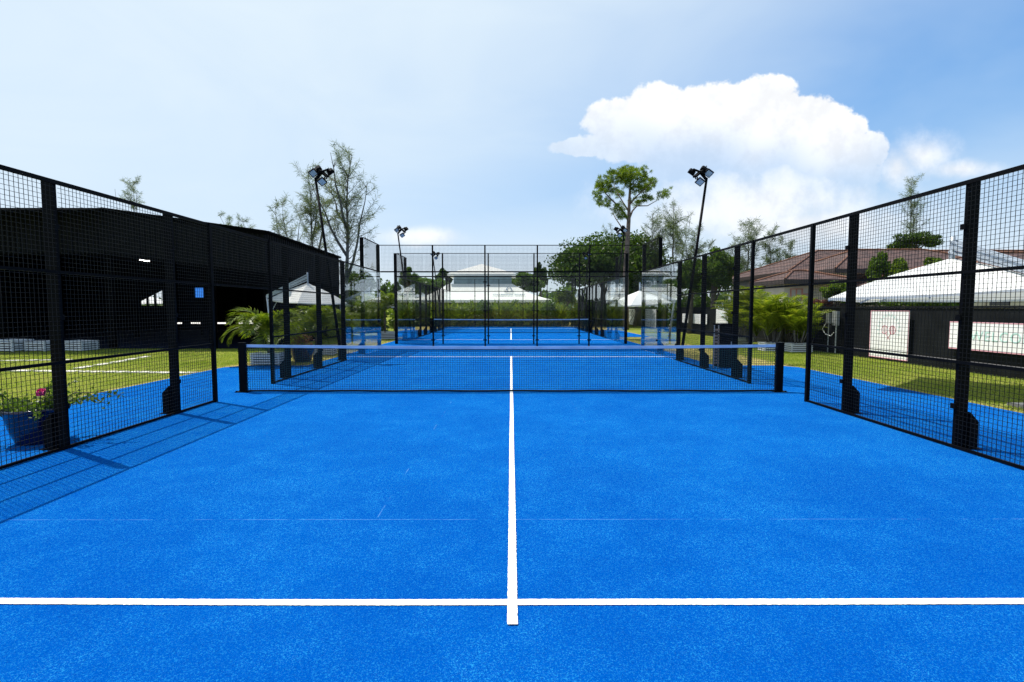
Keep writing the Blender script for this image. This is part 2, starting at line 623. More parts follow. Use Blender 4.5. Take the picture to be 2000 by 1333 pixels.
def at(px, py, Y):
    """point seen at photo pixel (px, py), Y metres in front of the camera"""
    c, s = math.cos(PITCH), math.sin(PITCH)
    a, v = (px - 1000) / 997.2, (666.5 - py) / 997.2
    dx, dy, dz = a, c + v * s, -s + v * c
    dx, dy = dx * math.cos(YAW) + dy * math.sin(YAW), -dx * math.sin(YAW) + dy * math.cos(YAW)
    t = Y / dy
    return Vector((CAM_X + dx * t, Y, CAM_H + dz * t))


def text_mesh(body, size, mat, parent, M, name='lettering', spacing=1.0, bold=0.0):
    cu = bpy.data.curves.new('txt', 'FONT')
    cu.body = body
    cu.size = size
    cu.align_x = 'CENTER'
    cu.align_y = 'CENTER'
    cu.space_character = spacing
    cu.offset = bold
    cu.extrude = 0.002
    t = bpy.data.objects.new('txt', cu)
    COL.objects.link(t)
    bpy.context.view_layer.update()
    me = bpy.data.meshes.new_from_object(t.evaluated_get(bpy.context.evaluated_depsgraph_get()))
    bpy.data.objects.remove(t)
    me.transform(M)
    me.materials.clear()
    me.name = name
    return link_mesh(me, name, mat, parent)


rng = np.random.default_rng(11)


def unit(n):
    v = rng.normal(size=(n, 3))
    return v / np.linalg.norm(v, axis=1, keepdims=True)


def cards(C, w, l, flat=0.0):
    """leaf cards of 4 corners at centres C"""
    n = len(C)
    a = unit(n)
    a[:, 2] *= (1 - flat)
    a /= np.linalg.norm(a, axis=1, keepdims=True)
    b = np.cross(a, unit(n))
    b /= np.linalg.norm(b, axis=1, keepdims=True)
    sw = (w * rng.uniform(.6, 1.3, n))[:, None] / 2
    sl = (l * rng.uniform(.6, 1.3, n))[:, None] / 2
    return np.stack([C - a * sl, C + b * sw, C + a * sl, C - b * sw], axis=1)


def strips(P0, D, L, Wd):
    """thin pointed blades starting at P0 along D"""
    n = len(P0)
    sd = np.cross(D, unit(n))
    sd /= np.linalg.norm(sd, axis=1, keepdims=True) + 1e-9
    L = np.asarray(L).reshape(-1, 1)
    Wd = np.asarray(Wd).reshape(-1, 1)
    E = P0 + D * L
    Md = P0 + D * L * .55
    return np.stack([P0 - sd * Wd * .3, Md - sd * Wd * .5, E, Md + sd * Wd * .5], axis=1)


# ================================================================== SETTING
NET1 = 9.60
NET2 = 32.55


def build_ground():
    m = MB()
    m.face([(-900, -300, 0), (900, -300, 0), (900, 1800, 0), (-900, 1800, 0)])
    tag(m.build('ground', 'lawn'), kind='structure')
    # blue turf slab under both courts, wider beside the nets
    def half(s):
        pts = []
        for cy in (NET1, NET2):
            pts += [(5.65, cy - 10.4 if cy > 20 else -4.0), (5.65, cy - 4.5), (7.35, cy - 4.5), (7.7, cy - 4.15), (7.7, cy + 4.0), (7.35, cy + 4.45), (5.65, cy + 4.45)]
        pts.append((5.65, NET2 + 10.6))
        return [(s * x, y) for x, y in pts]
    poly = half(1) + half(-1)[::-1]
    m = MB()
    m.prism(poly[::-1], 'z', 0.0, 0.022)
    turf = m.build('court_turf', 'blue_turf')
    tag(turf, kind='structure')
    bpy.context.view_layer.update()

    def stripe(p0, p1, w, z, wob=0.0, bow=0.0):
        p0, p1 = Vector((p0[0], p0[1], 0)), Vector((p1[0], p1[1], 0))
        d = (p1 - p0)
        L = d.length
        d.normalize()
        s = Vector((-d.y, d.x, 0))
        n = int(L / 0.012) if p0.y < 8 else int(L / 0.05)
        m = MB()
        top = []
        bot = []
        for i in range(n + 1):
            t = i / n
            off = wob * (math.sin(t * 9.1 + 1) + .6 * math.sin(t * 23 + 2)) + (bow * max(0, (0.5 - t) * 2) ** 2)
            q = p0 + d * L * t + s * off
            top.append(q + s * (w / 2 + random.uniform(-.0018, .0018)))
            bot.append(q - s * (w / 2 + random.uniform(-.0018, .0018)))
        k = 0
        for q in top + bot:
            m.v.append((q.x, q.y, z))
        for i in range(n):
            m.f.append((i, n + 1 + i, n + 2 + i, i + 1))
        return m.build('line_marking', 'line_white', turf)
    for c in (NET1, NET2):
        stripe((-5, c - 6.95), (5, c - 6.95), 0.055, 0.0265, 0.002, 0.05 if c < 20 else 0)
        stripe((-5, c + 6.95), (5, c + 6.95), 0.055, 0.0265, 0.002)
        stripe((0.0, c - 7.15), (0.0, c + 7.15), 0.052, 0.0305, 0.0016)


build_ground()


# ------------------------------------------------------------------ court enclosures
def wires_side(m, x, ya, yb, za, zb, step=0.05, t=0.0038):
    n = int(round((yb - ya) / step))
    for i in range(1, n):
        y = ya + (yb - ya) * i / n
        m.bar((x, y, za), (x, y, zb), t, t, caps=False)
    n = int(round((zb - za) / step))
    for i in range(1, n):
        z = za + (zb - za) * i / n
        m.bar((x + 0.004, ya, z), (x + 0.004, yb, z), t, t, caps=False)


def wires_back(m, y, xa, xb, za, zb, step=0.05, t=0.0038):
    n = int(round((xb - xa) / step))
    for i in range(1, n):
        x = xa + (xb - xa) * i / n
        m.bar((x, y, za), (x, y, zb), t, t, caps=False)
    n = int(round((zb - za) / step))
    for i in range(1, n):
        z = za + (zb - za) * i / n
        m.bar((xa, y + 0.004, z), (xb, y + 0.004, z), t, t, caps=False)


def side_run(label, cy, side, hv, full):
    """fence run along one side of one court half (hv=+1 far half, -1 near half)"""
    s = side
    fx = 5.0 * s
    t = thing('court_fence', label, 'fence', (fx, cy + hv * 1.05, 0.02), 'side fences of the courts')

    def yy(q):
        return cy + hv * q
    posts = [1.95, 3.90, 5.85] + ([7.90] if full else [])
    # slim end post beside the gap
    MB().box(fx - .028, fx + .028, yy(1.05) - .03, yy(1.05) + .03, .02, 3.0).build('end_post', 'black_steel', t)
    for q in posts:
        top = 4.0 if q > 7 else 3.0
        xa, xb = sorted((fx + s * .012, fx + s * .135))
        p = MB().box(xa, xb, yy(q) - .022, yy(q) + .022, .02, top).build('post', 'black_steel', t)
        g = MB()
        x0, x1 = fx + s * .1355, fx + s * .235
        g.prism([(x0, .024), (x1, .024), (x1, .33), (x0, .44)], 'y', yy(q) - .06, yy(q) + .06)
        g.box(min(fx, fx + s * .26), max(fx, fx + s * .26), yy(q) - .09, yy(q) + .09, .0225, .034)
        g.build('base_gusset', 'black_steel', p)
        if cy < 20:
            for z in (.5, 1.5, 2.5):
                MB().box(fx - .022, fx + .0, yy(q) - .03, yy(q) + .03, z - .03, z + .03).build('clamp', 'black_steel', p)
    if full:
        xa, xb = sorted((fx + s * .012, fx + s * .135))
        MB().box(xa, xb, yy(10) - .022, yy(10) + .06, .02, 4.0).build('post', 'black_steel', t)
    edges = [1.05] + posts[:3]
    for a, b in zip(edges[:-1], edges[1:]):
        ya, yb = sorted((yy(a), yy(b)))
        for z, h in ((2.98, .045), (2.0, .034), (1.0, .034), (.045, .03)):
            MB().box(fx - .014, fx + .0115, ya, yb, z - h / 2, z + h / 2).build('rail', 'black_steel', t)
        m = MB()
        wires_side(m, fx - .001, ya + .02, yb - .02, .05, 2.97)
        tag(m.build('wire_mesh', 'black_wire', t), kind='stuff')
    if hv < 0:
        # mesh strip bridging the opening beside the net
        ya, yb = cy - 1.02, cy + 1.02
        for z, h in ((2.98, .045), (2.0, .034)):
            MB().box(fx - .014, fx + .0115, ya, yb, z - h / 2, z + h / 2).build('rail', 'black_steel', t)
        m = MB()
        wires_side(m, fx - .001, ya + .01, yb - .01, 2.02, 2.97)
        tag(m.build('wire_mesh', 'black_wire', t), kind='stuff')
    if full:
        for a, b in ((5.85, 7.90), (7.90, 10.0)):
            ya, yb = sorted((yy(a), yy(b)))
            MB().box(fx - .006, fx + .006, ya + .012, yb - .012, .03, 2.955).build('glass_panel', 'court_glass', t)
            MB().box(fx - .02, fx + .011, ya, yb, 2.965, 3.005).build('rail', 'black_steel', t)
        ya, yb = sorted((yy(7.90), yy(10.0)))
        MB().box(fx - .018, fx + .011, ya, yb, 3.97, 4.0).build('rail', 'black_steel', t)
        m = MB()
        wires_side(m, fx - .001, ya + .02, yb - .02, 3.01, 3.97)
        tag(m.build('wire_mesh', 'black_wire', t), kind='stuff')
    return t


def back_run(label, y, out):
    t = thing('court_back_wall', label, 'glass wall', (0, y, 0.02), 'glass end walls of the courts')
    for x in (-3, -1, 1, 3):
        ya, yb = sorted((y + out * .022, y + out * .09))
        p = MB().box(x - .028, x + .028, ya, yb, .02, 4.0).build('post', 'black_steel', t)
        c = MB()
        for z in (.38, 1.5, 2.6):
            c.box(x - .075, x + .075, y - .018, y + .018, z - .02, z + .02)
        c.build('glass_clip', 'black_steel', p)
    for i in range(5):
        x0 = -5 + 2 * i
        MB().box(x0 + .012, x0 + 1.988, y - .006, y + .006, .03, 2.955).build('glass_panel', 'court_glass', t)
    ya, yb = sorted((y - out * .02, y + out * .021))
    MB().box(-4.98, 4.98, ya, yb, 2.96, 3.01).build('rail', 'black_steel', t)
    MB().box(-4.98, 4.98, ya, yb, 3.975, 4.0).build('rail', 'black_steel', t)
    MB().box(-4.98, 4.98, ya, yb, .0225, .0295).build('rail', 'black_steel', t)
    m = MB()
    wires_back(m, y, -4.97, 4.97, 3.01, 3.975)
    tag(m.build('wire_mesh', 'black_wire', t), kind='stuff')


side_run('black mesh side fence running to the left edge, nearest left', NET1, -1, -1, False)
side_run('black mesh and glass side fence left beyond the near net, before the parasol', NET1, -1, 1, True)
side_run('black mesh side fence running off the right edge before the posters', NET1, 1, -1, False)
side_run('black mesh and glass side fence right beyond the near net post', NET1, 1, 1, True)
back_run('tall glass and mesh end wall of the near court', NET1 + 10, 1)
back_run('tall glass and mesh wall at the near end of the far court', NET2 - 10, -1)
side_run('far court side fence on the left, half towards the camera', NET2, -1, -1, True)
side_run('far court side fence on the right, half towards the camera', NET2, 1, -1, True)
side_run('far court side fence on the left, half towards the marquee', NET2, -1, 1, True)
side_run('far court side fence on the right, half towards the marquee', NET2, 1, 1, True)
back_run('farthest glass end wall before the hedge and the marquee', NET2 + 10, 1)


def net(label, y):
    t = thing('padel_net', label, 'net', (0, y, .02))
    X = 4.985
    n = 200

    def ztop(x):
        return .885 + .035 * (x / 5) ** 2
    m = MB()
    step = 0.0435
    nx = int(2 * X / step)
    th = .0050
    for i in range(1, nx):
        x = -X + 2 * X * i / nx
        m.bar((x, y, .04), (x, y, ztop(x) - .03), th, th, caps=False)
    nz = 20
    seg = 12
    for j in range(1, nz):
        for k in range(seg):
            xa, xb = -X + 2 * X * k / seg, -X + 2 * X * (k + 1) / seg
            za = .04 + (ztop(xa) - .06) * j / nz
            zb = .04 + (ztop(xb) - .06) * j / nz
            m.bar((xa, y + .003, za), (xb, y + .003, zb), th, th, caps=False)
    tag(m.build('net_mesh', 'net_cord', t), kind='stuff')
    m = MB()
    seg = 24
    for k in range(seg):
        xa, xb = -X + 2 * X * k / seg, -X + 2 * X * (k + 1) / seg
        m.face([(xa, y - .008, ztop(xa) - .052), (xb, y - .008, ztop(xb) - .052), (xb, y - .005, ztop(xb)), (xa, y - .005, ztop(xa))])
        m.face([(xa, y - .005, ztop(xa)), (xb, y - .005, ztop(xb)), (xb, y + .007, ztop(xb)), (xa, y + .007, ztop(xa))])
        m.face([(xa, y + .007, ztop(xa)), (xb, y + .007, ztop(xb)), (xb, y + .010, ztop(xb) - .052), (xa, y + .010, ztop(xa) - .052)])
    m.build('top_tape', 'net_tape', t)
    m = MB()
    for k in range(40):
        xa, xb = -X + 2 * X * k / 40, -X + 2 * X * (k + 1) / 40
        m.bar((xa, y, .040 + .004 * math.sin(k)), (xb, y, .040 + .004 * math.sin(k + 1)), .022, .028)
    m.build('bottom_cord', 'black_wire', t)
    for s in (-1, 1):
        m = MB()
        m.box(s * 5.07 - .058, s * 5.07 + .058, y - .045, y + .045, .02, .945)
        m.box(s * 5.07 - .064, s * 5.07 + .064, y - .05, y + .05, .945, .957)
        p = m.build('net_post', 'black_steel', t)
        m = MB().box(s * 5.07 - .12, s * 5.07 + .12, y - .1, y + .1, .0225, .034)
        for bx in (-.095, .095):
            for by in (-.075, .075):
                m.box(s * 5.07 + bx - .012, s * 5.07 + bx + .012, y + by - .012, y + by + .012, .034, .05)
        m.build('base_plate', 'black_steel', p)
        m = MB()
        pts = []
        for k in range(25):
            z = .06 + .84 * k / 24
            pts.append((s * (4.985 + .012 * (1 if k % 2 else -1)), y + .004, z))
        m.tube(pts, .007, 4)
        for z in (.12, .34, .56, .80):
            m.tube([(s * 4.99, y, z), (s * 5.015, y - .01, z + .03)], .005, 4)
        m.build('edge_lacing', 'black_wire', t)
    m = MB().bar((-5.0, y, .905), (-4.985, y, .915), .01, .01)
    return t


net('near court net with shade-tinted white top tape and two black posts', NET1)
net('far court net seen through the glass end walls', NET2)


# ------------------------------------------------------------------ floodlight poles
def flood_pole(label, s, y):
    t = thing('floodlight_pole', label, 'floodlight', (s * 5.15, y, .02), 'floodlight poles of the courts')
    base = Vector((s * 5.19, y + .12, .03))
    top = Vector((s * 5.86, y + .12, 5.50))
    k = (2.9 - base.z) / (top.z - base.z)
    p = MB()
    p.tube([base, base.lerp(top, .5), top], [.048, .043, .036], 8)
    p.box(s * 5.19 - .12, s * 5.19 + .12, y + .0, y + .24, .0225, .04)
    p.build('pole', 'black_steel', t, True)
    # bracket: inward arm with two crossed plates
    m = MB()
    hub = top + Vector((-s * .20, 0, .16))
    m.bar(top + Vector((0, 0, -.06)), hub, .06, .07)
    m.bar(hub + Vector((s * .06, .05, .06)), hub + Vector((-s * .20, -.12, -.16)), .14, .05)
    m.bar(hub + Vector((-s * .16, .10, .11)), hub + Vector((s * .10, -.10, -.06)), .13, .05)
    m.bar(hub + Vector((-s * .20, -.12, -.16)), hub + Vector((-s * .17, -.15, -.24)), .03, .03)
    m.bar(hub + Vector((-s * .14, -.12, -.16)), hub + Vector((-s * .11, -.15, -.24)), .03, .03)
    m.build('bracket', 'black_steel', t)

    def lamp(c, nrm, roll, size=.21):
        n = Vector(nrm).normalized()
        a = n.cross(Vector((0, 0, 1))).normalized()
        u = a.cross(n).normalized()
        a2 = a * math.cos(roll) + u * math.sin(roll)
        u2 = -a * math.sin(roll) + u * math.cos(roll)
        c = Vector(c)
        h = size / 2
        m = MB()
        k0 = len(m.v)
        for dd, sc in ((0, 1.0), (-.05, 1.0), (-.10, .7)):
            for (i, j) in ((-1, -1), (1, -1), (1, 1), (-1, 1)):
                m.v.append(tuple(c + n * dd + a2 * h * i * sc + u2 * h * j * sc))
        for r in range(2):
            for j in range(4):
                q = (j + 1) % 4
                m.f.append((k0 + r * 4 + j, k0 + r * 4 + q, k0 + r * 4 + 4 + q, k0 + r * 4 + 4 + j))
        m.f += [(k0, k0 + 3, k0 + 2, k0 + 1), (k0 + 8, k0 + 9, k0 + 10, k0 + 11)]
        L = m.build('lamp_head', 'black_steel', t)
        g = MB()
        q = h * .78
        g.face([c + n * .004 + a2 * q * i + u2 * q * j for (i, j) in ((-1, -1), (1, -1), (1, 1), (-1, 1))])
        g.build('lamp_glass', 'lens_glass', L)
        for e in (-1, 1):
            MB().bar(c - n * .03 + a2 * h * 1.06 * e, c - n * .13 + a2 * h * .8 * e, .03, .012).build('yoke', 'black_steel', L)
    lamp(top + Vector((s * .02, -.10, .10)), (-s * .30, -.70, -.62), s * .75)
    lamp(hub + Vector((-s * .08, -.22, -.34)), (-s * .25, -.72, -.62), s * .75)
    lamp(top + Vector((-s * .05, .16, .26)), (-s * .35, .72, -.60), s * .75)
    lamp(hub + Vector((-s * .22, .16, .02)), (-s * .35, .72, -.60), s * .75)
    # cable clipped along the pole
    return t


flood_pole('tall leaning floodlight pole on the left before the casuarina', -1, NET1 + 5.85)
flood_pole('tall leaning floodlight pole on the right below the cumulus cloud', 1, NET1 + 5.85)
flood_pole('farther floodlight pole on the left behind the glass end wall', -1, NET2 - 5.95)
flood_pole('farther floodlight pole on the right in front of the pine', 1, NET2 - 5.95)
flood_pole('small distant floodlight pole at the far left court corner', -1, NET2 + 5.95)
flood_pole('small distant floodlight pole at the far right court corner', 1, NET2 + 5.95)


# ------------------------------------------------------------------ shed on the left
def shed():
    Y0, Y1 = 20.0, 37.0
    XR, XK, XL = -9.52, -15.75, -40.0
    XE = -13.6
    zk, ze = 5.40, 4.52          # top of cladding at the kink and the right corner
    bk, be = 3.70, 2.95          # lower edge of the cladding
    t = thing('sports_shed', 'large black corrugated open-fronted sports shed on the left lawn', 'shed', (-20, Y0, 0))

    def ribbed(pts_top, pts_bot, ax, const, outward, pitch=.2, dep=.035):
        """corrugated sheet between two sloping edges"""
        m = MB()
        (a0, t0), (a1, t1) = pts_top
        b0, b1 = pts_bot
        n = int(abs(a1 - a0) / pitch)
        prof = []
        for i in range(n):
            for fr, dd in ((0, 0), (.55, 0), (.66, dep), (.89, dep)):
                prof.append(((i + fr) / n, dd))
        prof.append((1, 0))
        for (f0, d0), (f1, d1) in zip(prof[:-1], prof[1:]):
            q = []
            for f, d, lo in ((f0, d0, True), (f1, d1, True), (f1, d1, False), (f0, d0, False)):
                a = a0 + (a1 - a0) * f
                z = (b0 + (b1 - b0) * f) if lo else (t0 + (t1 - t0) * f)
                if ax == 'x':
                    q.append((a, const + outward * d, z))
                else:
                    q.append((const + outward * d, a, z))
            m.face(q)
        return m
    ribbed([(XL, zk), (XK, zk)], (bk, bk), 'x', Y0, -1).build('front_cladding', 'shed_clad', t)
    ribbed([(XK, zk), (XR, ze)], (bk, be), 'x', Y0, -1).build('gable_cladding', 'shed_clad', t)
    ribbed([(Y0, ze), (28.4, 4.38)], (be, 2.78), 'y', XR, 1).build('side_cladding', 'shed_clad', t)
    ribbed([(Y0 + .02, be - .01), (28.4, 2.77)], (.06, .06), 'y', XR - .06, 1, .3, .02).build('side_wall', 'shed_dark', t)
    # backing so that no light leaks, verge trims, roof
    m = MB()
    m.face([(XK, Y0 - .07, zk + .05), (XR + .1, Y0 - .07, ze + .04), (XR + .1, Y0 - .07, ze - .10), (XK, Y0 - .07, zk - .09)])
    m.bar((XK, Y0 - .03, zk + .03), (XR + .08, Y0 - .03, ze + .03), .14, .08)
    m.bar((XR + .06, Y0, ze + .03), (XR + .06, 28.5, 4.40), .16, .08)
    m.build('verge_trim', 'shed_dark', t)
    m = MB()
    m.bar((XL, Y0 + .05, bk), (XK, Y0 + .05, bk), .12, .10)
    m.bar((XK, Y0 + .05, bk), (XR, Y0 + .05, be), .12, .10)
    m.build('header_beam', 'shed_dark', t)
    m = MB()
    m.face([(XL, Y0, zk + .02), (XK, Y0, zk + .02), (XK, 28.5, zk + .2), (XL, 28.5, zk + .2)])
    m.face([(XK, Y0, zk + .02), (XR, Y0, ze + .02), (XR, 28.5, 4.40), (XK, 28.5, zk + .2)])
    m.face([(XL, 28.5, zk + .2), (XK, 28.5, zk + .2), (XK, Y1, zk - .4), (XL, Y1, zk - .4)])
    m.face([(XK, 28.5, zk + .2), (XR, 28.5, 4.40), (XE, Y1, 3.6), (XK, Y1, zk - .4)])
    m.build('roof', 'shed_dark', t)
    m = MB()
    m.face([(XL, Y0 + .1, zk + .03), (XK, Y0 + .1, zk + .03), (XK, Y0 - 1.25, zk - .24), (XL, Y0 - 1.25, zk - .24)])
    m.bar((XL, Y0 - 1.24, zk - .29), (XK, Y0 - 1.24, zk - .29), .03, .10)
    m.build('roof_overhang', 'shed_dark', t)
    m = MB()
    x = XL
    while x < XK:
        m.bar((x, Y0 + .1, zk + .06), (x, Y0 - 1.27, zk - .21), .09, .04)
        x += .33
    m.build('roof_sheet_ribs', 'shed_clad', t)
    # rear and far walls with a low slot and a window bay
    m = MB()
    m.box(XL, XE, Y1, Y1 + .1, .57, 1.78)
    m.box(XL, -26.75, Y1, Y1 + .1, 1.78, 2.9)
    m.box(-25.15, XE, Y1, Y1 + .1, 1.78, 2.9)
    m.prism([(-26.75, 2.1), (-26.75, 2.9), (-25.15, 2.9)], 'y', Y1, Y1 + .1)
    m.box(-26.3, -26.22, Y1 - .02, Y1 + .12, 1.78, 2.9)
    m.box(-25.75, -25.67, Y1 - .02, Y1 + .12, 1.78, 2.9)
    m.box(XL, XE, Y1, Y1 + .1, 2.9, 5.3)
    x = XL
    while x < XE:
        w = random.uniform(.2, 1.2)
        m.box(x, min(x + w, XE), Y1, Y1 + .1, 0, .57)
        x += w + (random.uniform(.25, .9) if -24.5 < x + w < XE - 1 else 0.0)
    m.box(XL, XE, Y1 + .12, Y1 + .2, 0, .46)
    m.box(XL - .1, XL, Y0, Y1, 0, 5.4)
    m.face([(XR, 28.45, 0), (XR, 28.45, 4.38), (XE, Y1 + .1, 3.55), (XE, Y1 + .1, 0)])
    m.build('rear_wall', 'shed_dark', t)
    m = MB()
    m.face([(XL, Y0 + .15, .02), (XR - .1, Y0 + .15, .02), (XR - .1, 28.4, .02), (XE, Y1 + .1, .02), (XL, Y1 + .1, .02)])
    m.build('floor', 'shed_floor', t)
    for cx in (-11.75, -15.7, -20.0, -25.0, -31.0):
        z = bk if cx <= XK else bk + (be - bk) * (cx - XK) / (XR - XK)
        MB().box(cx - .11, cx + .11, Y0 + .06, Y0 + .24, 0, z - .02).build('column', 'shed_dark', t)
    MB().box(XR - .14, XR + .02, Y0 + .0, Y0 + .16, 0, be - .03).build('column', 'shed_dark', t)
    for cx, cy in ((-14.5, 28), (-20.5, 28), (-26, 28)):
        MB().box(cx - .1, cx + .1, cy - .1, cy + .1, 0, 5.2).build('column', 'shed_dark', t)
    for px, py, w in ((277, 508, .13), (287, 510, .22)):
        p = at(px, py, 27.0)
        MB().box(p.x - w / 2, p.x + w / 2, p.y - .08, p.y + .08, p.z - .02, p.z + .02).build('high_bay_lamp', 'lamp_lit', t)
    p = at(389.5, 572, 30)
    s = MB().box(p.x - .25, p.x + .25, p.y, p.y + .05, p.z - .28, p.z + .28).build('wall_screen', 'screen_blue', t)
    fr = MB()
    for (a, b_, c_, d_) in ((-.29, -.252, -.32, .32), (.252, .29, -.32, .32), (-.252, .252, .282, .32), (-.252, .252, -.32, -.282)):
        fr.box(p.x + a, p.x + b_, p.y - .02, p.y + .06, p.z + c_, p.z + d_)
    fr.build('screen_frame', 'shed_dark', s)
    MB().box(p.x - .05, p.x + .05, p.y + .06, p.y + .16, 0, p.z + .3).build('screen_stand', 'shed_dark', t)
    # pale timber pillar just inside the opening
    q = at(417, 640, 33)
    MB().box(q.x - .18, q.x + .18, q.y - .15, q.y + .15, 0.02, 3.0).build('timber_pillar', 'wood_slat', t)


shed()
g_ = MB().box(-48, -15, 39.0, 62, 0.001, .03).build('pavement', 'slab_pale')
tag(g_, kind='structure')


# ------------------------------------------------------------------ boundary wall and posters on the right
WX = 11.5


def right_wall():
    t = thing('boundary_wall', 'long low black boundary wall with posters on the right', 'wall', (WX, 20, 0))
    MB().box(WX, WX + .2, 4.0, 60, 0, 1.60).build('wall', 'wall_black', t)
    MB().box(WX - .03, WX + .23, 4.0, 60, 1.603, 1.66).build('coping', 'wall_black', t)
    m = MB()
    for a in np.arange(4.0, 15.4, 1.9):
        m.prism([(WX - .10, .24), (WX - .003, .24), (WX - .003, .275), (WX - .10, .262)], 'y', a, a + 1.88)
    m.build('ledge', 'wall_ledge', t)
    m = MB()
    m.box(WX - .10, WX - .003, 4.0, 60, 0.0, .235)
    m.build('plinth', 'wall_black', t)


right_wall()


def poster(label, px0, py0, px1, py1, frame=None, lean=0.0):
    """flat poster mounted on the wall face; px0/py0 far top corner, px1/py1 near bottom corner in the photo"""
    def Yof(px):
        # distance at which the wall face x = WX-.06 crosses this image column
        lo, hi = 5.0, 80.0
        for _ in range(50):
            mid = (lo + hi) / 2
            if at(px, 640, mid).x < WX - .06:
                lo = mid
            else:
                hi = mid
        return lo
    ya, yb = Yof(px1), Yof(px0)
    zt = at(px0, py0, yb).z
    zb = at(px1, py1, ya).z
    t = thing('wall_poster', label, 'poster', (WX - .06, (ya + yb) / 2, zb), 'posters on the black wall')
    MB().box(WX - .115, WX - .103, ya, yb, zb, zt).build('sheet', 'poster_white', t)
    if frame:
        m = MB()
        w = .025
        for (a, b_, c_, d_) in ((ya, ya + w, zb, zt), (yb - w, yb, zb, zt), (ya + w, yb - w, zt - w, zt), (ya + w, yb - w, zb, zb + w)):
            m.box(WX - .119, WX - .1155, a, b_, c_, d_)
        m.build('border', frame, t)
    return t, ya, yb, zb, zt


PX = WX - .118


def strokes(t, mat, segs, w, name='print'):
    m = MB()
    for (a, b_) in segs:
        m.bar((PX, a[0], a[1]), (PX, b_[0], b_[1]), w, .002, up=(1, 0, 0))
    m.build(name, mat, t)


def arc(cy, cz, r, a0, a1, n=14, ry=1.0):
    P = [(cy + r * math.cos(R(a0 + (a1 - a0) * i / n)) * ry, cz + r * math.sin(R(a0 + (a1 - a0) * i / n))) for i in range(n + 1)]
    return list(zip(P[:-1], P[1:]))


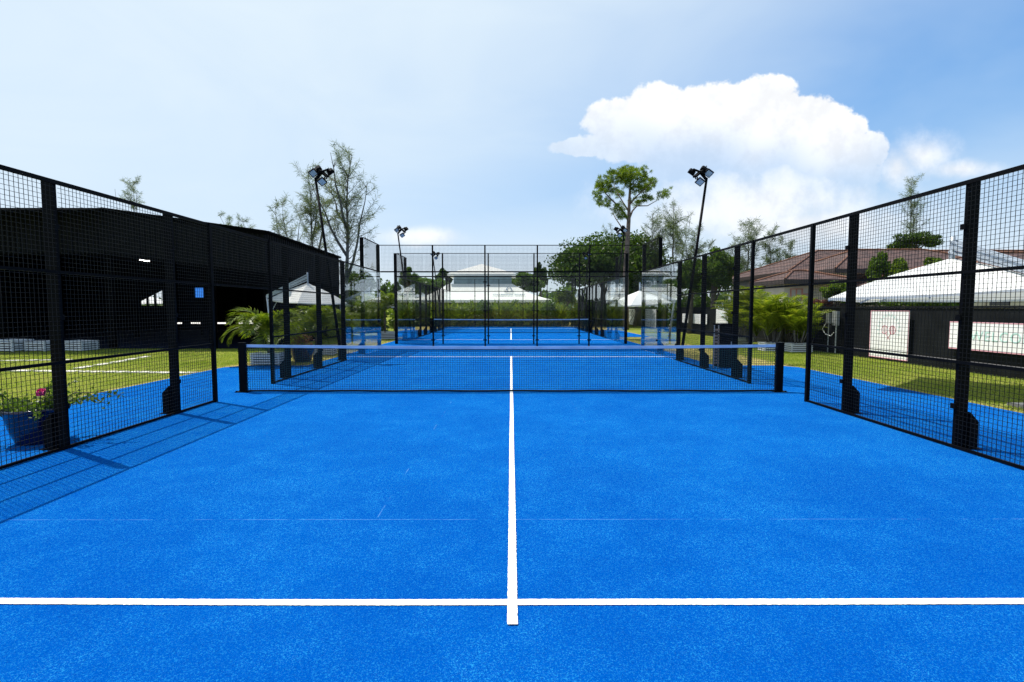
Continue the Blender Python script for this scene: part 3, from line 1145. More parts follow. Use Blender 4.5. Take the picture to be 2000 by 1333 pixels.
def posters():
    t, ya, yb, zb, zt = poster('big white poster with crossed red rackets and teal arched lettering', 1703, 607, 1779, 706, 'poster_pink')
    cy, cz, w, h = (ya + yb) / 2, zb + (zt - zb) * .60, yb - ya, zt - zb
    seg = []
    for s in (-1, 1):
        c = (cy - s * .10 * w, cz)
        seg += arc(c[0], c[1], .085 * h, 0, 360, 18, 1.0)
        seg += [((c[0] + s * .03 * w, cz - .08 * h), (cy + s * .035 * w, cz - .20 * h))]
        for q in (-.04, 0, .04):
            seg += [((c[0] + q * h, cz - .07 * h), (c[0] + q * h, cz + .07 * h))]
    strokes(t, 'poster_red', seg, .014, 'racket_print')
    seg = []
    for i in range(15):
        a = R(200 - 220 * i / 14)
        for q in (-.018, .018):
            r0, r1 = .27 * h, .325 * h
            c0 = (cy - math.cos(a + q) * r0, cz + .02 + math.sin(a + q) * r0)
            c1 = (cy - math.cos(a + q) * r1, cz + .02 + math.sin(a + q) * r1)
            seg.append((c0, c1))
    for k in range(0, len(seg), 2):
        strokes(t, 'poster_teal', seg[k:k + 2], .013, 'arched_letter')
    m = MB().box(WX - .119, WX - .1155, ya, yb, zb + .16 * h, zb + .175 * h)
    m.build('cord', 'poster_black', t)

    t, ya, yb, zb, zt = poster('wide white banner with pink border and pale green letters at the right edge', 1858, 628, 2075, 700, 'poster_pink')
    M = Matrix.Translation((PX - .001, ya + (yb - ya) * .44, (zb + zt) / 2)) @ Matrix(((0, 0, -1, 0), (-1, 0, 0, 0), (0, 1, 0, 0), (0, 0, 0, 1)))
    text_mesh('WELCOME', .33, 'poster_teal', t, M, spacing=1.15)

    t, ya, yb, zb, zt = poster('white notice with rows of small print hung by the black cabinet', 1334, 613, 1382, 634)
    seg = [((ya + .1, zb + (zt - zb) * (k + 1) / 8), (yb - .12, zb + (zt - zb) * (k + 1) / 8)) for k in range(7)]
    strokes(t, 'poster_grey', seg, .012, 'small_print')
    t, ya, yb, zb, zt = poster('square white poster half hidden by the areca palms', 1400, 604, 1423, 637)
    seg = [((ya + .2, zb + .3), (yb - .4, zb + .75)), ((ya + .3, zb + .25), (yb - .9, zb + .62)), ((ya + .5, zb + .9), (yb - .3, zb + .95))]
    strokes(t, 'poster_teal', seg, .03, 'sketch_print')
    t, ya, yb, zb, zt = poster('blank-looking tall white poster beside the far fence post', 1306, 604, 1318, 645)
    strokes(t, 'poster_grey', [((ya + .2, zb + .2), (yb - .6, zt - .3))], .02, 'sketch_print')
    # pair of black and white drawings near the far parasol
    t, ya, yb, zb, zt = poster('white poster with stacked black words beside the far right parasol', 1256, 604, 1271, 639)
    w, h = yb - ya, zt - zb
    for k in range(7):
        z = zt - h * (k + .7) / 7.6
        seg = []
        x = ya + w * .12
        while x < yb - w * .12:
            seg.append(((x, z - .045), (x + random.uniform(-.05, .05), z + .045)))
            seg.append(((x, z + random.uniform(-.04, .04)), (x + .12, z + random.uniform(-.04, .04))))
            x += random.uniform(.16, .26)
        strokes(t, 'poster_black', seg, .03, 'word_print')
    t, ya, yb, zb, zt = poster('white poster with grey wavy streaks next to the word poster', 1272, 604, 1282, 641)
    w, h = yb - ya, zt - zb
    seg = []
    for k in range(5):
        q = [(ya + w * (.15 + .17 * k + .05 * math.sin(i * .9 + k)), zb + h * (.08 + .84 * i / 12)) for i in range(13)]
        seg += list(zip(q[:-1], q[1:]))
    strokes(t, 'poster_grey', seg, .10, 'streak_print')
    t, ya, yb, zb, zt = poster('black and white abstract drawing farthest along the wall', 1225, 604, 1241, 635)
    w, h = yb - ya, zt - zb
    seg = []
    for k in range(9):
        q = [(ya + w * (.08 + .105 * k + .05 * math.sin(i * 1.1 + k * 1.7)), zb + h * (.04 + .9 * i / 12)) for i in range(13)]
        if k in (4, 5):
            q = q[:5]
        seg += list(zip(q[:-1], q[1:]))
    strokes(t, 'poster_black', seg, .11, 'line_print')
    seg = arc(ya + w * .5, zb + h * .74, h * .17, 0, 360, 16, 1.0)
    strokes(t, 'poster_black', seg, .06, 'line_print')


posters()


def wall_pipes():
    t = thing('meter_box', 'grey meter boxes and pipes on the black wall beside the palms', 'meter box', (WX - .2, 17.6, .0))
    p = at(1618, 632, 18.4)
    for dy, w, h, z in ((0, .26, .5, 1.0), (.42, .2, .38, 1.05)):
        b = MB().box(WX - .20, WX - .104, 17.7 + dy, 17.7 + dy + w, z, z + h).build('box', 'steel_galv', t)
        MB().box(WX - .206, WX - .201, 17.72 + dy, 17.68 + dy + w, z + .03, z + h - .03).build('lid', 'steel_galv', b)
        MB().tube([(WX - .15, 17.8 + dy, .02), (WX - .15, 17.8 + dy, z)], .022, 7).build('pipe', 'steel_galv', t)
    MB().tube([(WX - .15, 18.35, 1.1), (WX - .2, 18.5, .85), (WX - .22, 18.3, .68), (WX - .2, 18.0, .62), (WX - .16, 17.9, .75)], .014, 6).build('cable', 'poster_white', t)


wall_pipes()


# ------------------------------------------------------------------ houses on the right
def hip_roof(t, x0, x1, y0, y1, ze, zr, inset0, inset1, name='roof'):
    ym = (y0 + y1) / 2
    A, B, C, D = (x0, y0, ze), (x1, y0, ze), (x1, y1, ze), (x0, y1, ze)
    E, F = (x0 + inset0, ym, zr), (x1 - inset1, ym, zr)
    m = MB()
    m.face([A, B, F, E])
    m.face([C, D, E, F])
    m.face([D, A, E])
    m.face([B, C, F])
    o = m.build(name, 'roof_tile', t)
    for p, q in ((A, E), (D, E), (B, F), (C, F), (E, F)):
        v = Vector((0, 0, .03))
        MB().tube([Vector(p) + v, Vector(q) + v], .045, 6).build('ridge_cap', 'ridge_tile', o)
    m = MB()
    for p, q in ((A, B), (B, C), (C, D), (D, A)):
        v = Vector((0, 0, -.10))
        m.bar(Vector(p) + v, Vector(q) + v, .06, .20)
    m.build('fascia', 'fascia', o)
    return o


def houses():
    t = thing('tiled_clubhouse', 'cream clubhouse with brown tiled hip roofs behind the right wall', 'house', (20, 28, 0))
    hip_roof(t, 14.3, 48, 26.5, 35.0, 3.50, 5.02, 4.0, 5)
    MB().box(14.8, 47, 27.0, 34.5, 0, 3.42).build('wall', 'cream_wall', t)
    # forward wing
    hip_roof(t, 14.9, 24.5, 23.6, 30.0, 3.42, 4.62, 3.0, 3.0)
    MB().box(15.4, 24.0, 24.1, 27.2, 0, 3.36).build('wall', 'white_wall', t)
    w = MB().box(16.1, 17.4, 24.06, 24.12, 1.6, 3.2).build('window', 'window_dark', t)
    MB().box(16.06, 17.44, 24.02, 24.058, 3.202, 3.28).build('lintel', 'white_wall', w)
    # entrance porch
    hip_roof(t, 11.75, 14.75, 22.0, 25.2, 2.84, 3.3, 1.2, 1.2)
    MB().box(11.95, 14.5, 22.4, 24.05, 0, 2.66).build('wall', 'cream_wall', t)
    m = MB()
    for a, b_, c_, d_ in ((12.95, 13.0, 1.95, 2.42), (13.45, 13.5, 1.95, 2.42), (12.95, 13.5, 2.42, 2.46), (13.2, 13.24, 1.95, 2.42), (13.9, 13.94, 1.95, 2.5), (13.5, 13.94, 2.2, 2.24)):
        a, b_ = a - .75, b_ - .75
        m.box(a, b_, 22.36, 22.395, c_, d_)
    m.build('window_frame', 'salmon', t)
    MB().box(13.1, 14.7, 22.375, 22.398, 1.0, 1.9).build('window', 'window_dark', t)
    t2 = thing('cream_outbuilding', 'cream outbuilding with a dark square window at the right edge', 'house', (20, 20, 0))
    MB().box(16.2, 26, 18.0, 24.0, 0, 2.5).build('wall', 'cream_wall', t2)
    p, q = at(1931, 580, 17.97), at(1971, 597, 17.97)
    f = MB().box(p.x, q.x, 17.96, 17.99, q.z, p.z).build('window', 'window_dark', t2)
    m = MB()
    for a, b_, c_, d_ in ((p.x - .07, p.x - .002, q.z - .07, p.z + .07), (q.x + .002, q.x + .07, q.z - .07, p.z + .07), (p.x - .002, q.x + .002, p.z + .002, p.z + .07), (p.x - .002, q.x + .002, q.z - .07, q.z - .002)):
        m.box(a, b_, 17.93, 17.985, c_, d_)
    m.build('window_frame', 'cream_wall', f)
    hip_roof(t2, 15.8, 27, 17.6, 24.5, 2.62, 3.85, 3.4, 2)


houses()


# ------------------------------------------------------------------ marquee
def marquee():
    Y = 50.0
    t = thing('white_marquee', 'large two-tier white marquee with printed logo behind the hedge', 'marquee', (-2.5, Y + 6, 0))
    L, Rr = at(803, 586, Y), at(1078, 586, Y)
    tl, tr = at(876, 555, Y + 3.5), at(1001, 555, Y + 3.5)
    zb = (L.z + Rr.z) / 2
    zt = (tl.z + tr.z) / 2
    D = 11.0
    m = MB()
    A, B = Vector((L.x, Y, zb)), Vector((Rr.x, Y, zb))
    C, E = Vector((Rr.x, Y + D, zb)), Vector((L.x, Y + D, zb))
    a, b_, c_, e_ = Vector((tl.x, Y + 3.5, zt)), Vector((tr.x, Y + 3.5, zt)), Vector((tr.x, Y + D - 3.5, zt)), Vector((tl.x, Y + D - 3.5, zt))
    for q in ([A, B, b_, a], [B, C, c_, b_], [C, E, e_, c_], [E, A, a, e_]):
        # slightly sagging skirt, 6 strips
        p0, p1, p2, p3 = q
        n = 6
        for i in range(n):
            f0, f1 = i / n, (i + 1) / n
            def P(x, f):
                lo, hi = (p0, p3) if x == 0 else (p1, p2)
                v = lo.lerp(hi, f)
                v.z -= .22 * math.sin(math.pi * f)
                return v
            m.face([P(0, f0), P(1, f0), P(1, f1), P(0, f1)])
    m.build('lower_canopy', 'marquee_canvas', t)
    m = MB()
    for p, q in ((A, B), (B, C), (C, E), (E, A)):
        m.bar(p + Vector((0, 0, -.12)), q + Vector((0, 0, -.12)), .04, .24)
    m.build('valance', 'poster_white', t)
    # clerestory
    zc = at(940, 536, Y + 4.3).z
    MB().box(tl.x + .5, tr.x - .1, Y + 3.9, Y + D - 3.9, zt - .05, zc).build('clerestory', 'clerestory', t)
    zr = at(943, 516, Y + 5.5).z
    m = MB()
    xm = (tl.x + tr.x) / 2
    x0, x1, y0, y1 = tl.x - .1, tr.x + .35, Y + 3.3, Y + D - 3.3
    ap = (xm, (y0 + y1) / 2, zr)
    cs = [(x0, y0, zc), (x1, y0, zc), (x1, y1, zc), (x0, y1, zc)]
    for i in range(4):
        m.face([cs[i], cs[(i + 1) % 4], ap])
        q0, q1 = Vector(cs[i]), Vector(cs[(i + 1) % 4])
        m.face([q0, q1, q1 - Vector((0, 0, .22)), q0 - Vector((0, 0, .22))])
    m.build('upper_canopy', 'marquee_canvas', t)
    for x in (L.x + .1, (L.x + Rr.x) / 2, Rr.x - .1):
        for y in (Y + .1, Y + D - .1):
            MB().box(x - .06, x + .06, y - .06, y + .06, 0, zb - .1).build('pole', 'alu', t)
    # dark furnishings inside
    MB().box(L.x + .6, Rr.x - .6, Y + D - 1.2, Y + D - .9, 0, zb - .2).build('rear_curtain', 'shed_dark', t)
    # printed logo on the front slope
    up = (a - A)
    up.x = 0
    up.normalize()
    right = Vector((1, 0, 0))
    nrm = right.cross(up)
    if nrm.y > 0:
        nrm = -nrm

    def M(px, f):
        cx = at(px, 570, Y + 1.5).x
        base = Vector((cx, Y, zb)) + up * ((a - A).dot(up) * f)
        base.z -= .22 * math.sin(math.pi * f)
        base += nrm * .13
        return Matrix((
            (right.x, up.x, nrm.x, base.x),
            (right.y, up.y, nrm.y, base.y),
            (right.z, up.z, nrm.z, base.z),
            (0, 0, 0, 1)))
    text_mesh('CHAMPION SPIRIT', .36, 'print_navy', t, M(994, .36), spacing=1.12, bold=.012)
    text_mesh('COUNTRY CLUB', .27, 'poster_grey', t, M(994, .17), spacing=1.9)
    m = MB()
    Mx = M(994, .72)

    def seg(p, q, w):
        m.bar(Mx @ Vector((p[0], p[1], 0)), Mx @ Vector((q[0], q[1], 0)), w, .004, up=tuple(nrm))
    n = 16
    pts = [(.24 * math.cos(R(-30 + 240 * i / n)), .52 * math.sin(R(-30 + 240 * i / n)) - .12) for i in range(n + 1)]
    for p, q in zip(pts[:-1], pts[1:]):
        seg(p, q, .10)
    seg((.2, -.36), (.45, -.36), .10)
    seg((-.2, -.36), (-.45, -.36), .10)
    for k in range(2):
        z = -.62 - .22 * k
        w = [(-.45 + .9 * i / 12, z + .05 * math.sin(i * 1.6)) for i in range(13)]
        for p, q in zip(w[:-1], w[1:]):
            seg(p, q, .07)
    m.build('emblem', 'print_navy', t)


marquee()


# ------------------------------------------------------------------ parasols
def make_parasol():
    """cantilever parasol in local coordinates: hub over the origin, mast at the -Y corner"""
    t = thing('cantilever_parasol', 'p', 'parasol', (0, 0, 0), 'white cantilever parasols', local=True)
    Hd = 2.24
    ZH, ZC = 2.55, 1.80
    cor = [Vector((Hd * math.cos(R(-90 + 90 * i)), Hd * math.sin(R(-90 + 90 * i)), ZC + (.14 if i == 0 else 0))) for i in range(4)]
    m = MB()
    n = 10

    def S(i, f, g):
        # f: 0 hub..1 edge, g along the edge
        e = cor[i].lerp(cor[(i + 1) % 4], g)
        e = e * (1 - .05 * math.sin(math.pi * g))
        e.z += .06 * math.sin(math.pi * g)
        p = Vector((e.x * f, e.y * f, ZH + (e.z - ZH) * f))
        p.z += .06 * math.sin(math.pi * f) * (1 - .35 * math.sin(math.pi * g)) + .03 * (1 - f) ** 8
        return p
    for i in range(4):
        for a in range(n):
            for c in range(n):
                m.face([S(i, a / n, c / n), S(i, (a + 1) / n, c / n), S(i, (a + 1) / n, (c + 1) / n), S(i, a / n, (c + 1) / n)])
    can = m.build('canopy', 'white_canvas', t)
    m = MB()
    for i in range(4):
        for c in range(n):
            p, q = S(i, 1, c / n), S(i, 1, (c + 1) / n)
            m.face([p, q, q - Vector((0, 0, .04)), p - Vector((0, 0, .04))])
    m.build('valance', 'white_canvas', can)
    for i in range(8):
        e = S(i // 2, 1, 0) if i % 2 == 0 else S(i // 2, 1, .5)
        h = Vector((0, 0, ZH - .12))
        MB().bar(h, e - Vector((0, 0, .05)), .022, .03).build('rib', 'alu', t)
    MB().tube([(0, 0, ZH - .35), (0, 0, ZH + .44)], .05, 8).build('hub_post', 'alu', t, True)
    top = Vector((0, -2.30, 1.98))
    m = MB()
    for s in (-.06, .06):
        m.bar((s, 0, ZH + .36), top + Vector((s, 0, .12)), .026, .03)
        m.bar((s, 0, ZH + .14), top + Vector((s, 0, .02)), .026, .03)
    m.bar((0, 0, ZH + .25), top + Vector((0, 0, .07)), .09, .09)
    m.build('arm', 'alu', t)
    m = MB()
    m.tube([(0, -2.02, .10), top + Vector((0, 0, .1))], [.085, .055], 8)
    m.build('mast', 'steel_galv', t, True)
    MB().bar((0, -2.19, 1.30), (0, -1.70, 1.92), .03, .03).build('brace', 'alu', t)
    b = MB()
    b.box(-.26, .26, -2.28, -1.76, 0.01, .06)
    b.build('base_slab', 'wall_ledge', t)
    return t


par = make_parasol()
PSPOT = [
    ((8.57, 10.0), -6, (1, 1, 1), 'large white cantilever parasol on the right lawn before the black wall'),
    (None, (602, 20.0), -82, (.66, .66, 1.0), 'white cantilever parasol in front of the black shed corner'),
    (None, (722, 29.0), -58, (.72, .72, .93), 'white parasol left of the far court, beyond the shed'),
    (None, (1249, 26.0), 62, (.74, .74, .97), 'white parasol right of the far court, before the drawings on the wall'),
    (None, (268, 47.0), 20, (1.25, 1.25, 1.15), 'white parasol glimpsed through the window of the dark shed'),
]
for i, sp in enumerate(PSPOT):
    o = par if i == 0 else copy_tree(par)
    if sp[0] is not None:
        (x, y), rz, sc, lab = sp
    else:
        _, (px, y), rz, sc, lab = sp
        x = at(px, 600, y).x
    o.location = (x, y, 0)
    o.rotation_euler = (0, 0, R(rz))
    o.scale = sc
    o['label'] = lab


# ------------------------------------------------------------------ paving strip on the left lawn
def paths():
    t = thing('stepping_path', 'pale stone slab path crossing the left lawn', 'path', (-11, 13.3, 0))
    protos = []
    for k in range(4):
        m = MB()
        w, d = .58, .26
        pts = [(-w / 2 + random.uniform(0, .05), -d / 2 + random.uniform(0, .03)), (w / 2 - random.uniform(0, .05), -d / 2 + random.uniform(0, .03)),
               (w / 2 - random.uniform(0, .05), d / 2 - random.uniform(0, .03)), (-w / 2 + random.uniform(0, .05), d / 2 - random.uniform(0, .03))]
        m.prism(pts[::-1], 'z', 0, .022)
        me = m.mesh('slab')
        me.materials.append(MATS['slab_pale'])
        protos.append(me)

    def lay(p, q):
        p, q = Vector((p[0], p[1], 0.001)), Vector((q[0], q[1], 0.001))
        n = int((q - p).length / .62)
        a = math.atan2(q.y - p.y, q.x - p.x)
        for i in range(n + 1):
            o = bpy.data.objects.new('slab', random.choice(protos))
            COL.objects.link(o)
            o.parent = t
            o.matrix_parent_inverse = Matrix.Translation(-OFF[t.name])
            o.location = p.lerp(q, i / max(1, n)) + Vector((random.uniform(-.03, .03), random.uniform(-.03, .03), 0))
            o.rotation_euler.z = a + R(random.uniform(-3, 3))
    lay((-8.05, 12.55), (-15.5, 13.2))
    lay((-11.5, 13.75), (-11.95, 16.6))
    lay((-13.9, 15.7), (-17.0, 15.2))


paths()


# ================================================================== VEGETATION
def tree_broad(name, label, x, y, h, rx, rz, cz, mat, seed, nleaf=9000, nclump=46, leaf=.16, bark='bark', group='trees around the courts', cat='tree', trunk_r=.16, ry=None):
    global rng
    rng = np.random.default_rng(seed)
    rnd = random.Random(seed)
    ry = ry or rx
    t = thing(name, label, cat, (x, y, 0), group)
    m = MB()
    top = Vector((x + rnd.uniform(-.3, .3), y, cz))
    base = Vector((x, y, 0))
    mid = base.lerp(top, .5) + Vector((rnd.uniform(-.2, .2), 0, 0))
    m.tube([base, mid, top], [trunk_r, trunk_r * .8, trunk_r * .5], 7)
    cl = unit(nclump) * (rng.uniform(.25, 1, nclump) ** .55)[:, None]
    cl[:, 2] = np.where(cl[:, 2] < -.35, -cl[:, 2] * .6, cl[:, 2])
    cr = rng.uniform(.22, .36, nclump)
    cen = np.stack([x + cl[:, 0] * rx * .82, y + cl[:, 1] * ry * .82, cz + cl[:, 2] * rz * .82], 1)
    for k in range(min(11, nclump)):
        e = Vector(cen[k])
        s0 = base.lerp(top, rnd.uniform(.5, .98))
        m.tube([s0, s0.lerp(e, .5) + Vector((0, 0, .12 * rz)), e], [trunk_r * .42, trunk_r * .25, trunk_r * .08], 5)
    m.build('trunk', bark, t, True)
    per = nleaf // nclump
    C = []
    for k in range(nclump):
        d = unit(per) * (rng.uniform(.3, 1, per) ** .6)[:, None]
        d[:, 2] *= .72
        C.append(cen[k] + d * cr[k] * np.array([rx, ry, max(rz, rx * .6)]))
    C = np.concatenate(C)
    C[:, 2] = np.maximum(C[:, 2], .05)
    np_mesh('crown', cards(C, leaf * .62, leaf, .2), 4, mat, t)
    return t


def casuarina(label, x, y, h, spread, seed, nb=60, twigs=70, gold=.0, z0=.12, lean=(0, 0), trunk_r=.16, forks=2, dens=1.0):
    global rng
    rng = np.random.default_rng(seed)
    rnd = random.Random(seed)
    t = thing('casuarina_tree', label, 'tree', (x, y, 0), 'casuarina trees')
    m = MB()
    P0, D0, L0, W0 = [], [], [], []
    G = []

    def trunk(path, r):
        m.tube(path, [max(.012, r * (1 - .9 * i / (len(path) - 1))) for i in range(len(path))], 6)
    stems = []
    n = 7
    main = [Vector((x + lean[0] * (i / n) ** 2 + rnd.uniform(-.12, .12) * (i > 0), y + lean[1] * (i / n) ** 2, h * i / n)) for i in range(n + 1)]
    stems.append((main, trunk_r))
    for f in range(forks):
        i0 = rnd.choice([2, 3, 4])
        s = main[i0]
        ang = rnd.uniform(0, 6.28)
        hh = (h - s.z) * rnd.uniform(.65, .95)
        sp = spread * rnd.uniform(.45, 1.0)
        br = [s + Vector((math.cos(ang) * sp * (q / 5) ** .8, math.sin(ang) * sp * (q / 5) ** .8, hh * q / 5)) + Vector((rnd.uniform(-.1, .1), 0, 0)) * (q > 0) for q in range(6)]
        stems.append((br, trunk_r * .6))
    for path, r in stems:
        trunk(path, r)
    for b in range(nb):
        path, r = stems[0] if rnd.random() < .55 or not forks else rnd.choice(stems)
        f = z0 + (1 - z0) * rnd.random() ** .85 if path is main else rnd.uniform(.15, 1)
        q = f * (len(path) - 1)
        i = min(int(q), len(path) - 2)
        s = path[i].lerp(path[i + 1], q - i)
        ang = rnd.uniform(0, 6.28)
        L = 1.75 * spread * rnd.uniform(.35, 1.0) * (1.0 - .62 * (s.z / h)) * (1 if path is main else .7)
        el = rnd.uniform(.35, 1.1)
        pts = []
        for k in range(5):
            g = k / 4
            pts.append(s + Vector((math.cos(ang) * math.cos(el) * L * g, math.sin(ang) * math.cos(el) * L * g, math.sin(el) * L * g * (1 + .25 * g))))
        m.tube(pts, [.028 * trunk_r / .16, .02, .014, .009, .004], 4, False)
        nt = int(1.5 * twigs * dens * (.5 + L / spread))
        for _ in range(nt):
            g = rnd.uniform(.15, 1.02)
            k = min(int(g * 4), 3)
            c = pts[k].lerp(pts[k + 1], g * 4 - k)
            P0.append(tuple(c))
            out = Vector((math.cos(ang), math.sin(ang), 0))
            d = out * rnd.uniform(-.1, .6) + Vector((rnd.gauss(0, .5), rnd.gauss(0, .5), rnd.uniform(-.55, .8)))
            D0.append(tuple(d.normalized()))
            L0.append(rnd.uniform(.22, .55) * (spread / 2.2) ** .4)
            W0.append(rnd.uniform(.017, .032))
            G.append(1 if (gold and rnd.random() < gold * (1.5 - 1.6 * c.z / h)) else 0)
    m.build('trunk', 'bark_grey', t, True)
    A = strips(np.array(P0), np.array(D0), np.array(L0), np.array(W0))
    G = np.array(G)
    np_mesh('crown', A[G == 0], 4, 'needle_casu', t)
    if G.sum():
        np_mesh('dry_foliage', A[G == 1], 4, 'needle_casu_gold', t)
    return t


def cas_at(label, px, ytop, Y, spread, seed, k=.985, **kw):
    p = at(px, ytop, Y)
    return casuarina(label, p.x, Y, p.z * k - .2, spread, seed, **kw)


cas_at('tall sparse casuarina with forked trunk behind the left floodlight', 670, 258, 36, 2.6, 3, k=.90, nb=84, twigs=46, gold=.5, forks=4, trunk_r=.2, lean=(.5, 0), z0=.2)
cas_at('casuarina with drooping plumes at the left of the tall forked one', 612, 305, 38, 2.2, 4, k=.93, nb=60, twigs=60, gold=.25, forks=3, lean=(-.5, 0), trunk_r=.14)
cas_at('bushy yellow-green casuarina just above the shed roof corner', 562, 385, 40, 2.0, 5, nb=55, twigs=60, gold=.5, forks=3, lean=(-.4, 0), trunk_r=.12)
cas_at('leaning casuarina tip rising over the middle of the shed roof', 500, 418, 42, 1.6, 6, nb=34, twigs=60, gold=.2, forks=2, lean=(-1.2, 0), trunk_r=.1)
cas_at('farthest left leaning casuarina tip over the shed roof', 470, 410, 44, 1.3, 8, nb=26, twigs=60, forks=2, lean=(-1.8, 0), trunk_r=.1)
cas_at('lone small treetop above the shed near the left edge', 250, 346, 46, 1.5, 9, nb=26, twigs=60, forks=2, lean=(.5, 0), z0=.6, trunk_r=.1)
cas_at('slender casuarina right behind the pine tree', 1280, 408, 44, 1.8, 12, nb=55, twigs=55, gold=.2, forks=2, lean=(-.3, 0), trunk_r=.1)
cas_at('tallest casuarina between the pine and the right floodlight', 1318, 390, 46, 2.2, 13, nb=70, twigs=60, gold=.2, forks=3, trunk_r=.12)
cas_at('casuarina directly behind the right floodlight pole', 1352, 440, 42, 1.9, 14, nb=55, twigs=55, gold=.35, forks=3, lean=(.5, 0), trunk_r=.1)
cas_at('thin casuarina behind the left side of the pine trunk', 1192, 430, 50, 1.5, 15, nb=26, twigs=45, forks=1, trunk_r=.09)
cas_at('casuarina above the left end of the clubhouse roof', 1463, 432, 44, 2.1, 16, nb=60, twigs=60, forks=3, trunk_r=.12)
cas_at('dark casuarina touching the clubhouse roof', 1505, 455, 46, 1.6, 17, nb=50, twigs=70, forks=2, trunk_r=.1)
cas_at('small casuarina rising from behind the clubhouse ridge', 1545, 470, 48, 1.3, 18, nb=28, twigs=60, forks=1, trunk_r=.1)
cas_at('twin-tipped casuarina above the clubhouse near the right edge', 1782, 350, 46, 1.8, 19, nb=44, twigs=50, forks=2, z0=.45, trunk_r=.09)


def pine():
    global rng
    rng = np.random.default_rng(21)
    rnd = random.Random(21)
    Y = 38.0
    b = at(1222, 660, Y)
    t = thing('pine_tree', 'flat-topped bright green pine on the right of the far court', 'tree', (b.x, Y, 0))
    m = MB()

    def path(pts, r0, r1, dy=0.0):
        P = [at(px, py, Y) + Vector((0, dy * i / (len(pts) - 1), 0)) for i, (px, py) in enumerate(pts)]
        m.tube(P, [r0 + (r1 - r0) * i / (len(P) - 1) for i in range(len(P))], 7)
    g = Vector((b.x, Y, 0))
    tr = [g] + [at(px, py, Y) for px, py in ((1222, 540), (1225, 480), (1228, 430), (1229, 395), (1231, 360), (1233, 338))]
    m.tube(tr, [.24, .2, .17, .14, .1, .07, .04], 8)
    path([(1228, 432), (1214, 412), (1198, 398), (1180, 382), (1170, 366)], .09, .025, -.8)
    path([(1229, 415), (1219, 395), (1210, 375), (1204, 356)], .07, .02, .9)
    path([(1229, 428), (1236, 412), (1246, 401), (1268, 400), (1292, 386)], .08, .02, .6)
    path([(1230, 400), (1240, 387), (1254, 374), (1268, 362)], .06, .02, -.9)
    path([(1222, 460), (1214, 440), (1206, 424), (1202, 412)], .06, .02, 1.0)
    path([(1231, 372), (1240, 360), (1246, 350)], .05, .02, -.4)
    m.build('trunk', 'bark_pine', t, True)
    P0, D0, L0 = [], [], []
    blobs = [(1167, 380, 11, 20), (1177, 362, 16, 12), (1195, 352, 18, 13), (1213, 344, 16, 12), (1232, 336, 20, 12), (1243, 349, 18, 14),
             (1226, 358, 12, 9), (1262, 362, 18, 11), (1276, 354, 10, 10), (1248, 371, 16, 8), (1246, 390, 13, 8), (1268, 386, 14, 7),
             (1294, 383, 13, 7), (1184, 394, 14, 8), (1205, 412, 13, 10), (1216, 372, 9, 8), (1221, 348, 14, 10), (1190, 374, 10, 9), (1212, 425, 9, 7)]
    for (px, py, rx, ry) in blobs:
        dy0 = rnd.uniform(-1.0, 1.0)
        for _ in range(int(rx * ry * .20) + 6):
            a = rnd.uniform(0, 6.28)
            q = rnd.random() ** .5
            c = at(px + math.cos(a) * rx * q, py + math.sin(a) * ry * q, Y)
            c = c + Vector((0, dy0 + rnd.gauss(0, .4), 0))
            for _k in range(38):
                d = Vector((rnd.gauss(0, 1), rnd.gauss(0, 1), rnd.gauss(.35, .8))).normalized()
                P0.append(tuple(c))
                D0.append(tuple(d))
                L0.append(rnd.uniform(.14, .27))
    P0 = np.array(P0)
    np_mesh('crown', strips(P0, np.array(D0), np.array(L0), np.full(len(P0), .026)), 4, 'needle_pine', t)


pine()


def br(label, px, ytop, ybot, Y, halfw_px, mat, seed, name='broadleaf_tree', **kw):
    k = Y / 998
    zt, zb = at(px, ytop, Y).z, at(px, ybot, Y).z
    cz = (zt + zb) / 2
    return tree_broad(name, label, at(px, 600, Y).x, Y, zt, halfw_px * k, (zt - zb) / 2, cz, mat, seed, **kw)


br('broad dark green tree filling the view behind the pine trunk', 1184, 448, 604, 46, 122, 'leaf_dark', 31, nleaf=36000, nclump=120, leaf=.26, trunk_r=.3)
br('rounded green tree left of the clubhouse behind the right fence', 1400, 478, 600, 30, 42, 'leaf_mid', 32, nleaf=12000, nclump=50, leaf=.17)
br('leafy tree beside the right floodlight pole base', 1348, 500, 600, 32, 34, 'leaf_mid', 33, nleaf=9000, nclump=40, leaf=.17)
br('low green tree under the casuarinas by the clubhouse gable', 1462, 520, 596, 36, 34, 'leaf_dark', 34, nleaf=7000, nclump=32, leaf=.18)
br('rounded tree just right of the marquee roof', 1028, 528, 588, 60, 40, 'leaf_mid', 35, nleaf=8000, nclump=36, leaf=.26)
br('upright dark tree beyond the marquee on its right', 1056, 504, 590, 66, 16, 'leaf_dark', 36, nleaf=4500, nclump=26, leaf=.3)
br('pale green tree at the right end of the far hedge', 1105, 560, 610, 48, 30, 'leaf_light', 37, nleaf=6000, nclump=30, leaf=.2)
br('dark conical tree between the two left parasols', 745, 552, 610, 50, 14, 'leaf_dark', 38, nleaf=4500, nclump=28, leaf=.22)
br('dark shrubby tree left of the near glass corner', 706, 520, 610, 44, 34, 'leaf_dark', 39, nleaf=9000, nclump=42, leaf=.2)
br('sparse dark tree standing left of the far court', 772, 545, 625, 36, 18, 'leaf_dark', 40, nleaf=5000, nclump=34, leaf=.15)
br('round-headed tree above the far court corner on the left', 798, 520, 580, 62, 20, 'leaf_mid', 41, nleaf=5000, nclump=26, leaf=.26)
br('green tree mass left of the marquee', 836, 535, 590, 64, 44, 'leaf_mid', 42, nleaf=9000, nclump=40, leaf=.26)
